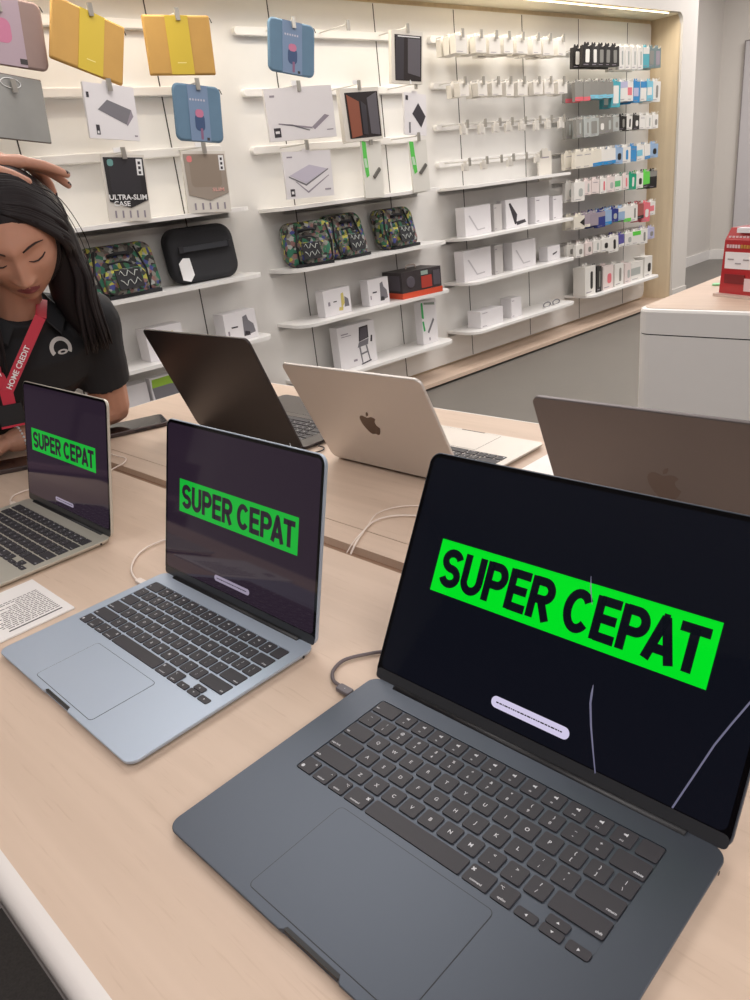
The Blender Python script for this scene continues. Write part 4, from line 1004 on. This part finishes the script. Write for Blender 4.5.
for ri, (h, cols) in enumerate(rows4):
    n = len(cols); sa, sb = (5.12 if ri == 0 else 5.00), 6.20
    ss = [sa+(sb-sa)*(i+.35)/(n) for i in range(n)]
    rt = onwall('hook_rail', '%s hook rail of the crowded accessory bay at the far right' % ROWN[ri], 'rail', 4.99, 0, h)
    b = MB(); b.box(.15, 1.50, -.012, -.001, -.03, .0, mat('slat_grey', (196, 194, 190), .5)); b.build('rail_bar', rt)
    for i, (m, art, am, w, hh) in enumerate(cols):
        s = ss[i]+.12
        MB().tube([(s-4.99, -.012, .0), (s-4.99, -.265, .004), (s-4.99, -.272, .016)], .003, M_rod, 6).build('prong', rt)
        for k in range(2):
            where = ('front', 'rear')[k]
            lab = '%s pack, %s one on %s peg of the %s hook row, far right' % (NAMES[m.name], where, ORD[i], ROWN[ri])
            hang(lab, s, .235-.085*k, h-.004+(.012 if h < 2 else .024), w*1.08, hh*.86, .030, m, art, am, 'accessory packs on the far right hooks', rnd.uniform(-.26, .04), rnd.uniform(-.05, .05))
# row of boxes standing on the shelf under the hooks
bx8 = [(5.40, .155, .235, wh, 'bar', bk), (5.53, .075, .215, bk, 'bar', gy), (5.67, .14, .20, pw_, 'dot', pk), (5.84, .13, .19, wh, 'bar', gy), (5.98, .09, .175, pw_, 'dot', lg), (6.13, .19, .165, wh, 'mid', lg), (6.32, .13, .185, wh, 'dot', bk)]
for i, (s, w, hh, m, art, am) in enumerate(bx8):
    hang('%s box, %s from the left in the row standing on the far right shelf' % (NAMES[m.name], ORD[i]), s-.04, .16, .357+hh, w, hh, .11, m, art, am, 'boxes standing under the far right hooks', rnd.uniform(-.05, .05))
# ================================================================ SALESWOMAN
from mathutils.bvhtree import BVHTree
def skin_mat(name, rgb, rough):
    m = mat(name, rgb, rough, noise_amt=.05, noise_scale=40)
    b = m.node_tree.nodes['Principled BSDF']
    b.inputs['Subsurface Weight'].default_value = .15
    b.inputs['Subsurface Radius'].default_value = (.012, .005, .003)
    return m
M_skin = skin_mat('skin', (200, 148, 124), .5)
M_lip = mat('lips', (150, 78, 84), .4)
M_hair = mat('hair_black', (34, 28, 30), .55, spec=.25, noise_amt=.5, noise_scale=60, stretch=(30, 30, 1.5))
M_shirt = mat('polo_black', (30, 31, 35), .8, noise_amt=.08, noise_scale=200)
M_lan = mat('lanyard_red', (196, 44, 66), .55)
pr = thing('person', 'person in black polo shirt and red lanyard leaning on the table, hand on hair', 'person', (-1.50, .385, 0))
PB = Vector((-1.50, .385, 0))
Hc = Vector((-.968, .383, 1.370)); yw, pt_ = R(-23), R(33)
hf = Vector((math.cos(yw)*math.cos(pt_), math.sin(yw)*math.cos(pt_), -math.sin(pt_)))
hr = hf.cross(Vector((0, 0, 1))).normalized(); hu = hr.cross(hf)
tilt = R(-4); hr, hu = (hr*math.cos(tilt)+hu*math.sin(tilt)), (hu*math.cos(tilt)-hr*math.sin(tilt))
HM = Matrix((( hr.x, hf.x, hu.x, Hc.x), (hr.y, hf.y, hu.y, Hc.y), (hr.z, hf.z, hu.z, Hc.z), (0, 0, 0, 1)))
def G(x, z, cx, cz, sx, sz): return math.exp(-((x-cx)/sx)**2-((z-cz)/sz)**2)
def head_pt(dx, dy, dz):
    x, y, z = .074*dx, .094*dy, (.106 if dz > 0 else .118)*dz
    if z < 0:
        k = min(1, -z/.118); x *= 1-.30*k**1.6
        if y > 0: y *= 1-.10*k
        else: y *= 1-.35*k
    if y > 0:
        w = min(1, dy*1.6)
        y *= .965
        d = 0
        d += .0060*G(x, z, 0, .030, .05, .016)                    # brow ridge
        d -= .0115*G(x, z, .031, .008, .018, .013)+.0115*G(x, z, -.031, .008, .018, .013)
        d += .0070*G(x, z, .031, .006, .013, .0085)+.0070*G(x, z, -.031, .006, .013, .0085)   # lids
        t = max(0, min(1, (.016-z)/.050))
        if z > -.046: d += (.004+.019*t)*math.exp(-(x/(.0065+.006*t))**2)*(1 if z > -.034 else max(0, 1-(-.034-z)/.012))*(1 if z < .02 else math.exp(-((z-.02)/.012)**2))
        d += .0075*G(x, z, .0125, -.034, .0065, .0065)+.0075*G(x, z, -.0125, -.034, .0065, .0065)
        d += .0050*G(x, z, .045, -.018, .020, .018)+.0050*G(x, z, -.045, -.018, .020, .018)
        d += .0075*G(x, z, 0, -.0560, .015, .0048)+.0085*G(x, z, 0, -.0665, .013, .0055)-.0045*G(x, z, 0, -.0608, .020, .0016)
        d += .0100*G(x, z, 0, -.096, .020, .014)-.0035*G(x, z, 0, -.079, .018, .006)
        d += .003*G(x, z, 0, -.06, .035, .03)
        y += d*w
    return Vector((x, y, z))
b = MB(); nu, nv = 120, 90; vs = []
for j in range(nv+1):
    ph = PI*j/nv
    for i in range(nu):
        th = 2*PI*i/nu
        vs.append(HM @ head_pt(math.sin(ph)*math.cos(th), math.sin(ph)*math.sin(th), math.cos(ph)))
fs = [(j*nu+i, j*nu+(i+1) % nu, (j+1)*nu+(i+1) % nu, (j+1)*nu+i) for j in range(nv) for i in range(nu)]
b.add(vs, fs, M_skin)
def limb(bb, pts, rad, m, n=14, flat=None):
    """closed tapered limb with rounded ends"""
    P = [Vector(p) for p in pts]; rs = list(rad)
    d0 = (P[0]-P[1]).normalized(); d1 = (P[-1]-P[-2]).normalized()
    P = [P[0]+d0*rs[0]*.9, P[0]+d0*rs[0]*.6]+P+[P[-1]+d1*rs[-1]*.6, P[-1]+d1*rs[-1]*.9]
    rs = [rs[0]*.35, rs[0]*.8]+rs+[rs[-1]*.8, rs[-1]*.35]
    bb.tube(P, rs, m, n)
def smoothpath(pts, rad, n=5):
    sp = spline(pts, n); rr = []
    for i in range(len(pts)-1):
        for k in range(n): rr.append(rad[i]+(rad[i+1]-rad[i])*k/n)
    rr.append(rad[-1]); return sp, rr
def loft(bb, secs, m, n=28):
    """secs: (centre, half width along y, half depth, tilt of the section normal from vertical in the x-z plane)"""
    rr = []
    for c, wy, wd, a in secs:
        ax = Vector((math.cos(a), 0, -math.sin(a)))
        rr.append([tuple(Vector(c)+Vector((0, wy*math.cos(2*PI*k/n), 0))+ax*wd*math.sin(2*PI*k/n)) for k in range(n)])
    bb.rings(rr, m, smooth=True)
# neck, torso
p, r = smoothpath([(-1.11, .387, 1.17), (-1.065, .387, 1.235), (-1.02, .382, 1.30), (-.985, .380, 1.345)], [.060, .052, .047, .052]); limb(b, p, r, M_skin, 18)
tors = [((-1.49, .385, .86), .135, .09, R(20)), ((-1.475, .385, .93), .160, .105, R(25)), ((-1.42, .385, 1.0), .135, .095, R(38)), ((-1.32, .385, 1.06), .125, .09, R(48)), ((-1.22, .385, 1.11), .145, .105, R(50)), ((-1.145, .385, 1.155), .165, .105, R(48)), ((-1.095, .385, 1.195), .150, .085, R(42)), ((-1.065, .387, 1.225), .075, .06, R(40))]
loft(b, tors, M_skin)
# arms
LS, LE, LW = Vector((-1.085, .535, 1.195)), Vector((-1.150, .568, .985)), Vector((-1.170, .350, .968))
RS, RE, RW = Vector((-1.085, .235, 1.195)), Vector((-.985, .085, 1.405)), Vector((-.985, .340, 1.492))
for S, E_, W_ in ((LS, LE, LW), (RS, RE, RW)):
    p, r = smoothpath([S, S.lerp(E_, .5), E_], [.050, .047, .040]); limb(b, p, r, M_skin)
    p, r = smoothpath([E_, E_.lerp(W_, .35), W_], [.040, .040, .025]); limb(b, p, r, M_skin)
def hand(bb, W_, K, nrm, spread, fingers, thumb, m):
    """W_ wrist, K centre of knuckles, nrm back-of-hand normal, spread across the palm; fingers: list of (offset, [lengths], [curl deg], fan)"""
    d = (K-W_).normalized(); sp = (spread-d*spread.dot(d)).normalized(); nm = d.cross(sp).normalized()
    if nm.dot(nrm) < 0: nm = -nm
    for o in (-.026, -.009, .009, .026):
        limb(bb, [W_+sp*o*.45, K+sp*o*1.0], [.014, .0105], m, 10)
    limb(bb, [W_+d*.005, W_.lerp(K, .6)], [.019, .017], m, 12)
    tips = []
    for off, lens, curl, fan in fingers:
        pnt = K+sp*off; dd = (d+sp*fan).normalized(); pts = [pnt]; a = 0
        for L, c in zip(lens, curl):
            a += R(c); q = dd*math.cos(a)-nm*math.sin(a); pnt = pnt+q*L; pts.append(pnt)
        limb(bb, pts, [.0098, .0090, .0080, .0066][:len(pts)], m, 10); tips.append((pts[-1], q, nm*math.cos(a)+dd*math.sin(a), sp))
    base = W_+d*.020+sp*thumb*.022
    p1 = base+(d*.6+sp*thumb*.8).normalized()*.036-nm*.010; p2 = p1+(d*.9+sp*thumb*.35).normalized()*.030-nm*.008; p3 = p2+(d*1.0+sp*thumb*.1).normalized()*.022-nm*.010
    limb(bb, [base, p1, p2, p3], [.0150, .0115, .0100, .0080], m, 10); tips.append((p3, (p3-p2).normalized(), nm, sp))
    return tips
# right hand resting on the crown, fingers running down over the hair
Kr = Vector((-.958, .432, 1.484))
tips = hand(b, RW, Kr, Vector((0, .2, 1)), Vector((1, 0, -.15)), [(.025, [.030, .022, .016], [10, 10, 4], .10), (.008, [.036, .024, .018], [20, 14, 8], .10), (-.010, [.034, .023, .018], [34, 26, 14], -.02), (-.027, [.027, .018, .015], [40, 30, 18], -.10)], 1, M_skin)
# left hand closed loosely on the table
Kl = LW+Vector((-.045, -.070, -.004))
hand(b, LW, Kl, Vector((0, 0, 1)), Vector((1, -.6, 0)), [(.026, [.040, .024, .018], [28, 40, 30], .05), (.009, [.044, .026, .019], [32, 44, 30], .02), (-.009, [.040, .025, .018], [36, 46, 30], -.03), (-.026, [.032, .019, .016], [40, 46, 30], -.08)], 1, M_skin)
# legs
for sy in (-1, 1):
    hp = Vector((-1.49, .385+sy*.085, .88)); kn = Vector((-1.475, .385+sy*.095, .50)); an = Vector((-1.53, .385+sy*.10, .15))
    p, r = smoothpath([hp, hp.lerp(kn, .5), kn], [.085, .074, .055]); limb(b, p, r, M_skin)
    p, r = smoothpath([kn, kn.lerp(an, .35), an], [.055, .056, .034]); limb(b, p, r, M_skin)
    limb(b, [an+Vector((-.02, 0, -.035)), an+Vector((.12, 0, -.055))], [.034, .028], M_skin)
raw = b.build('body', fix=False)
def remesh(o, vox, sm=0, name=None, mats=None):
    md = o.modifiers.new('r', 'REMESH'); md.mode = 'VOXEL'; md.voxel_size = vox; md.use_smooth_shade = True
    if sm:
        s_ = o.modifiers.new('s', 'SMOOTH'); s_.factor = .5; s_.iterations = sm
    me = eval_mesh(o); bpy.data.objects.remove(o)
    me.name = name or 'mesh'
    return me
me = remesh(raw, .0030, 2, 'body')
me.materials.clear(); me.materials.append(M_skin); me.materials.append(M_lip); me.materials.append(mat('nail_dark', (58, 34, 40), .2))
HI = HM.inverted()
for f in me.polygons:
    c = HI @ f.center
    if c.y > .05 and (abs(c.x)/.0195)**2+((c.z+.0612)/.0095)**2 < 1: f.material_index = 1
    f.use_smooth = True
for f in me.polygons:
    for tp, q, nn, sp in tips[:4]:
        dv = f.center-(tp+q*.002)
        if dv.length < .0085 and dv.dot(nn) > .0025: f.material_index = 2
me.transform(Matrix.Translation(-PB))
bo = bpy.data.objects.new('body', me); COL.objects.link(bo); bo.parent = pr
# ears, brows, lashes
b = MB()
for sx in (-1, 1):
    b.tube([HM @ Vector((sx*(.072+.006*math.sin(a*PI/6)), -.004+.004*math.cos(a*PI/6), .004-.028*math.cos(a*PI/6))) for a in range(7)], [.004, .006, .007, .007, .007, .006, .004], M_skin, 8)
b.v = [tuple(Vector(v)-PB) for v in b.v]; b.build('ear', pr)
def face_line(pts, rad, m, name, off=.001):
    b = MB(); P = []
    for x, z in pts:
        # find front surface by direction search
        best = None
        for k in range(60):
            dz_ = z/.118; 
            zz = max(-.999, min(.999, dz_)); s = math.sqrt(1-zz*zz); kx = x/.074/s
            kx = max(-.99, min(.99, kx))
            best = head_pt(s*kx, s*math.sqrt(1-kx*kx), zz); break
        P.append(HM @ (best+Vector((0, off, 0)))-PB)
    b.tube(P, rad, m, 6); return b.build(name, pr)
M_brow = mat('brow_dark', (46, 32, 30), .7)
for sx in (-1, 1):
    face_line([(sx*.014, .026), (sx*.026, .031), (sx*.038, .0315), (sx*.050, .026)], [.0012, .0018, .0015, .0006], M_brow, 'eyebrow')
    face_line([(sx*.018, .002), (sx*.025, -.0022), (sx*.033, -.0032), (sx*.041, -.001), (sx*.047, .003)], [.0006, .0012, .0014, .0013, .0010], M_brow, 'eyelashes', .0012)
# ---- hair
rnd = random.Random(4)
b = MB(); nu, nv = 64, 44; vs = []; idx = {}
for j in range(nv+1):
    ph = PI*j/nv
    for i in range(nu):
        th = 2*PI*i/nu; dx, dy, dz = math.sin(ph)*math.cos(th), math.sin(ph)*math.sin(th), math.cos(ph)
        pnt = Vector((.083*dx, .100*dy-.010, .112*dz+.002))
        if dy > 0 and pnt.z < .065: pnt.y = min(pnt.y, .036+.034*max(0, (pnt.z-.015)/.05))
        vs.append(HM @ pnt)
fs = [(j*nu+i, j*nu+(i+1) % nu, (j+1)*nu+(i+1) % nu, (j+1)*nu+i) for j in range(nv) for i in range(nu)]
b.add(vs, fs, M_hair)
def lock(side, t, u):
    """t runs along the parting from the forehead (0) to the nape (1); u nudges the fall"""
    ry, rz = .098, .112
    def sp_(q, lift=0):   # point on the scalp, q from the parting (0) towards the ear (1)
        al = R(31+104*t+(15*max(0, 1-q/.6))*max(0, 1-t/.3)); be = R(1.5+80.5*q); cy, cz = ry*math.cos(al)*(1-.25*q)-.004, rz*math.sin(al)
        return Vector((side*(.082+lift)*math.sin(be), cy*math.cos(be*.55), .002+cz*math.cos(be)-.026*q*q*max(0, 1-t/.18)))
    P = [HM @ sp_(0), HM @ sp_(.35), HM @ sp_(.70, .003), HM @ sp_(.98, .006+.004*u)]
    s = HM @ Vector((side*(.088+.006*u), .018-.060*t, -.050)); P.append(s)
    ex = Vector((-.952-.075*t+rnd.uniform(-.008, .008), .388-side*(.088+.045*t+.014*u), 1.235))
    P += [s.lerp(ex, .5)+Vector((.002, -side*.006, 0)), ex, ex+Vector((-.020, -side*(.010+.010*u), -.065-.035*rnd.random()))]
    return spline(P, 4)
for side in (-1, 1):
    for k in range(110):
        t = k/109; u = rnd.uniform(-1, 1)
        sp = lock(side, t, u); n = len(sp); th_ = rnd.uniform(.0040, .0062)
        b.tube(sp, [th_*(.75+.45*math.sin(PI*i/n))*min(1, .35+i*.22)*(1 if i < n*.85 else 1-(i/n-.85)*5) for i in range(n)], M_hair, 6)
    # a fuller mass behind the locks
    p = [HM @ Vector((side*.062, -.02, .03)), HM @ Vector((side*.070, -.02, -.03)), Vector((-1.01, .390-side*.095, 1.26)), Vector((-1.02, .390-side*.105, 1.21)), Vector((-1.03, .390-side*.11, 1.17))]
    q, r = smoothpath(p, [.022, .034, .042, .034, .014]); b.tube(q, r, M_hair, 12)
b.v = [tuple(Vector(v)-PB) for v in b.v]; b.build('hair', pr, fix=False)
b = MB()
b.tube([Vector(v)-PB for v in spline([HM @ Vector((-.06, .02, .098)), HM @ Vector((-.098, .02, .06)), (-.955, .512, 1.34), (-.962, .508, 1.27), (-.975, .49, 1.22)], 6)], .0008, M_hair, 5)
b.tube([Vector(v)-PB for v in spline([HM @ Vector((-.05, .03, .100)), HM @ Vector((-.094, .03, .055)), (-.945, .498, 1.33), (-.952, .497, 1.26)], 6)], .0007, M_hair, 5)
b.build('loose_hair', pr, fix=False)
# ---- polo shirt
b = MB(); loft(b, [((c[0], c[1], c[2]), w*1.06+.020, d*1.06+.012, a) for c, w, d, a in tors[1:-1]]+[((-1.068, .387, 1.228), .074, .066, R(40)), ((-1.050, .387, 1.246), .066, .058, R(40))], M_shirt)
for S, E_ in ((LS, LE), (RS, RE)):
    k = .70 if S is LS else .62
    p, r = smoothpath([S+(Vector((-1.1, .385, 1.18))-S)*.35, S, S.lerp(E_, .4), S.lerp(E_, k)], [.060, .060, .056, .057]); b.tube(p, r, M_shirt, 20)
raw = b.build('shirt', fix=False); me = remesh(raw, .0045, 2, 'polo_shirt'); me.materials.clear(); me.materials.append(M_shirt)
for v in me.vertices:
    c = v.co; v.co = c+Vector((0, 0, 0))+Vector((noise.noise(c*14)*.004, noise.noise(c*14+Vector((9, 0, 0)))*.004, noise.noise(c*9)*.003))
for f in me.polygons: f.use_smooth = True
bvh = BVHTree.FromPolygons([v.co.copy() for v in me.vertices], [tuple(f.vertices) for f in me.polygons])
me.transform(Matrix.Translation(-PB)); so = bpy.data.objects.new('polo_shirt', me); COL.objects.link(so); so.parent = pr
# collar
for sy in (-1, 1):
    b = MB(); P = [Vector((-1.105, .387+sy*.035, 1.262)), Vector((-1.075, .387+sy*.060, 1.262)), Vector((-1.035, .387+sy*.060, 1.242)), Vector((-1.008, .387+sy*.030, 1.212))]
    Q = [q+Vector((.004, sy*.022, -.030)) for q in P]; t_ = Vector((0, 0, .004)); v = [q-PB for q in P]+[q-PB for q in Q]+[q+t_-PB for q in P]+[q+t_-PB for q in Q]
    b.add(v, [(i, i+1, 4+i+1, 4+i) for i in range(3)]+[(8+i, 12+i, 12+i+1, 8+i+1) for i in range(3)]+[(i, 8+i, 8+i+1, i+1) for i in range(3)]+[(4+i, 4+i+1, 12+i+1, 12+i) for i in range(3)]+[(0, 4, 12, 8), (3, 11, 15, 7)], M_shirt)
    b.build('collar', pr)
# trousers and shoes
b = MB(); loft(b, [((-1.49, .385, .80), .150, .10, R(8)), ((-1.49, .385, .86), .160, .115, R(15)), ((-1.478, .385, .93), .165, .112, R(22))], M_dk)
for sy in (-1, 1):
    hp = Vector((-1.49, .385+sy*.085, .86)); kn = Vector((-1.475, .385+sy*.095, .50)); an = Vector((-1.53, .385+sy*.10, .175))
    p, r = smoothpath([hp, hp.lerp(kn, .5), kn, kn.lerp(an, .5), an], [.10, .088, .068, .064, .052]); b.tube(p, r, M_dk, 18)
raw = b.build('t', fix=False); me = remesh(raw, .007, 2, 'trousers'); me.materials.clear(); me.materials.append(mat('trousers_black', (34, 34, 38), .8)); me.transform(Matrix.Translation(-PB))
to = bpy.data.objects.new('trousers', me); COL.objects.link(to); to.parent = pr
for sy in (-1, 1):
    b = MB(); b.rings([[(x-1.475-PB.x+0, y+sy*.10, z) for x, y in rrect(.26-i, .095-i, .045, 6)] for i, z in ((0, FL), (0, FL+.03), (.01, FL+.06), (.05, FL+.085))], M_hinge, smooth=True); b.build('shoe', pr)
# emblem on the chest: projected onto the shirt
def onshirt(y, z, off=.0025):
    h = bvh.ray_cast(Vector((-.6, y+.13, z+.05)), Vector((-1, -.36, -.14)).normalized())
    if h[0] is None: h = bvh.find_nearest(Vector((-1.0, y, z)))
    return h[0]+Vector((off, -off*.3, off*.2))-PB
M_emb = mat('emblem_silver', (210, 208, 206), .4)
def proj_strip(rings_in, rings_out, m, name):
    b = MB(); n = len(rings_in); v = [onshirt(*p) for p in rings_in]+[onshirt(*p) for p in rings_out]
    b.add(v, [(i, i+1, n+i+1, n+i) for i in range(n-1)], m); return b.build(name, pr, fix=False)
EC = (.460, 1.164)
A = [R(a) for a in range(-35, 216, 8)]
proj_strip([(EC[0]+.017*math.cos(a), EC[1]+.014*math.sin(a)) for a in A], [(EC[0]+.026*math.cos(a), EC[1]+.022*math.sin(a)) for a in A], M_emb, 'shirt_emblem')
A = [R(a) for a in range(0, 361, 20)]
proj_strip([(EC[0]+.002+.006*math.cos(a), EC[1]-.008+.002*math.sin(a)) for a in A], [(EC[0]+.002+.012*math.cos(a), EC[1]-.008+.005*math.sin(a)) for a in A], M_emb, 'emblem_leaf')
# lanyard: two flat ribbons meeting in a V, lettered, and the black badge reel below
b = MB(); ln = MB()
def ribbon(A_, B_, w, txt=None, flip=False, tw=.06, at=.6):
    A_, B_ = Vector(A_), Vector(B_); d = (B_-A_).normalized(); view = Vector((.93, -.36, 0)); s = d.cross(view).normalized(); nrm = s.cross(d).normalized()
    if nrm.dot(view) < 0: nrm = -nrm
    v = [A_+s*w/2, A_-s*w/2, B_-s*w/2, B_+s*w/2]; v = [q-PB for q in v]; v += [q-nrm*.0015 for q in v]
    b.add(v, [(0, 1, 2, 3), (7, 6, 5, 4), (0, 3, 7, 4), (1, 5, 6, 2), (0, 4, 5, 1), (3, 2, 6, 7)], M_lan)
    if txt:
        X = -d if not flip else d; Y = nrm.cross(X); o = A_.lerp(B_, at)+nrm*.001-PB
        M_ = Matrix(((X.x, Y.x, nrm.x, o.x), (X.y, Y.y, nrm.y, o.y), (X.z, Y.z, nrm.z, o.z), (0, 0, 0, 1)))
        ln.text(txt, .013, M_tagw, M_, 0, .02, width=tw)
V = Vector((-.978, .300, 1.105))
ribbon((-.960, .390, 1.226), V, .019, 'HOME CREDIT', tw=.085, at=.66)
ribbon((-.992, .285, 1.215), V+Vector((-.002, .002, 0)), .019, 'HOME', flip=True, tw=.04, at=.55)
ribbon((-1.03, .430, 1.250), (-.962, .392, 1.226), .019)
ribbon((-1.04, .325, 1.262), (-.990, .286, 1.217), .019)
ribbon(V+Vector((0, 0, .006)), V+Vector((-.001, -.001, -.022)), .022)
b.build('lanyard', pr); ln.build('lanyard_lettering', pr, fix=False)
b = MB(); MM = Matrix.Translation(Vector((-.980, .297, 1.066))-PB) @ Matrix.Rotation(PI/2-R(20), 4, 'Z')
b.box(-.022, .022, -.004, .004, -.020, .018, M_hinge, MM); b.box(-.022, .022, -.0045, .0045, -.024, -.020, M_lan, MM); b.build('badge_holder', pr)
# bracelet: a ring of small pearls round the left wrist
b = MB(); ax = (LE-LW).normalized(); s1_ = ax.cross(Vector((0, 0, 1))).normalized(); s2_ = ax.cross(s1_)
for k in range(22):
    a = 2*PI*k/22; c = LW+ax*.014+(s1_*math.cos(a)+s2_*math.sin(a))*.0275-PB
    b.lathe([(.0004, -.0028), (.0022, -.0018), (.0028, 0), (.0022, .0018), (.0004, .0028)], M_tagw, 8, Matrix.Translation(c))
b.build('bracelet', pr)
# ================================================================ CAMERA
cd = bpy.data.cameras.new('camera'); co = bpy.data.objects.new('camera', cd); COL.objects.link(co)
yaw, pitch, roll, fpx = -0.8155, 0.3968, -0.1173, 752.98
f = Vector((math.sin(yaw)*math.cos(pitch), math.cos(yaw)*math.cos(pitch), -math.sin(pitch)))
r = Vector((math.cos(yaw), -math.sin(yaw), 0)); u = r.cross(f)
r, u = r*math.cos(roll)+u*math.sin(roll), u*math.cos(roll)-r*math.sin(roll)
loc = Vector((.46534, -.17241, H+.45530))
co.matrix_world = Matrix(((r.x, u.x, -f.x, loc.x), (r.y, u.y, -f.y, loc.y), (r.z, u.z, -f.z, loc.z), (0, 0, 0, 1)))
cd.sensor_fit = 'VERTICAL'; cd.sensor_height = 36; cd.lens = 36*fpx/1000; cd.clip_start = .02; cd.clip_end = 60
scene.camera = co
vs_ = scene.view_settings; vs_.view_transform = 'Standard'; vs_.look = 'None'; vs_.gamma = 1; vs_.exposure = 0; vs_.use_curve_mapping = False
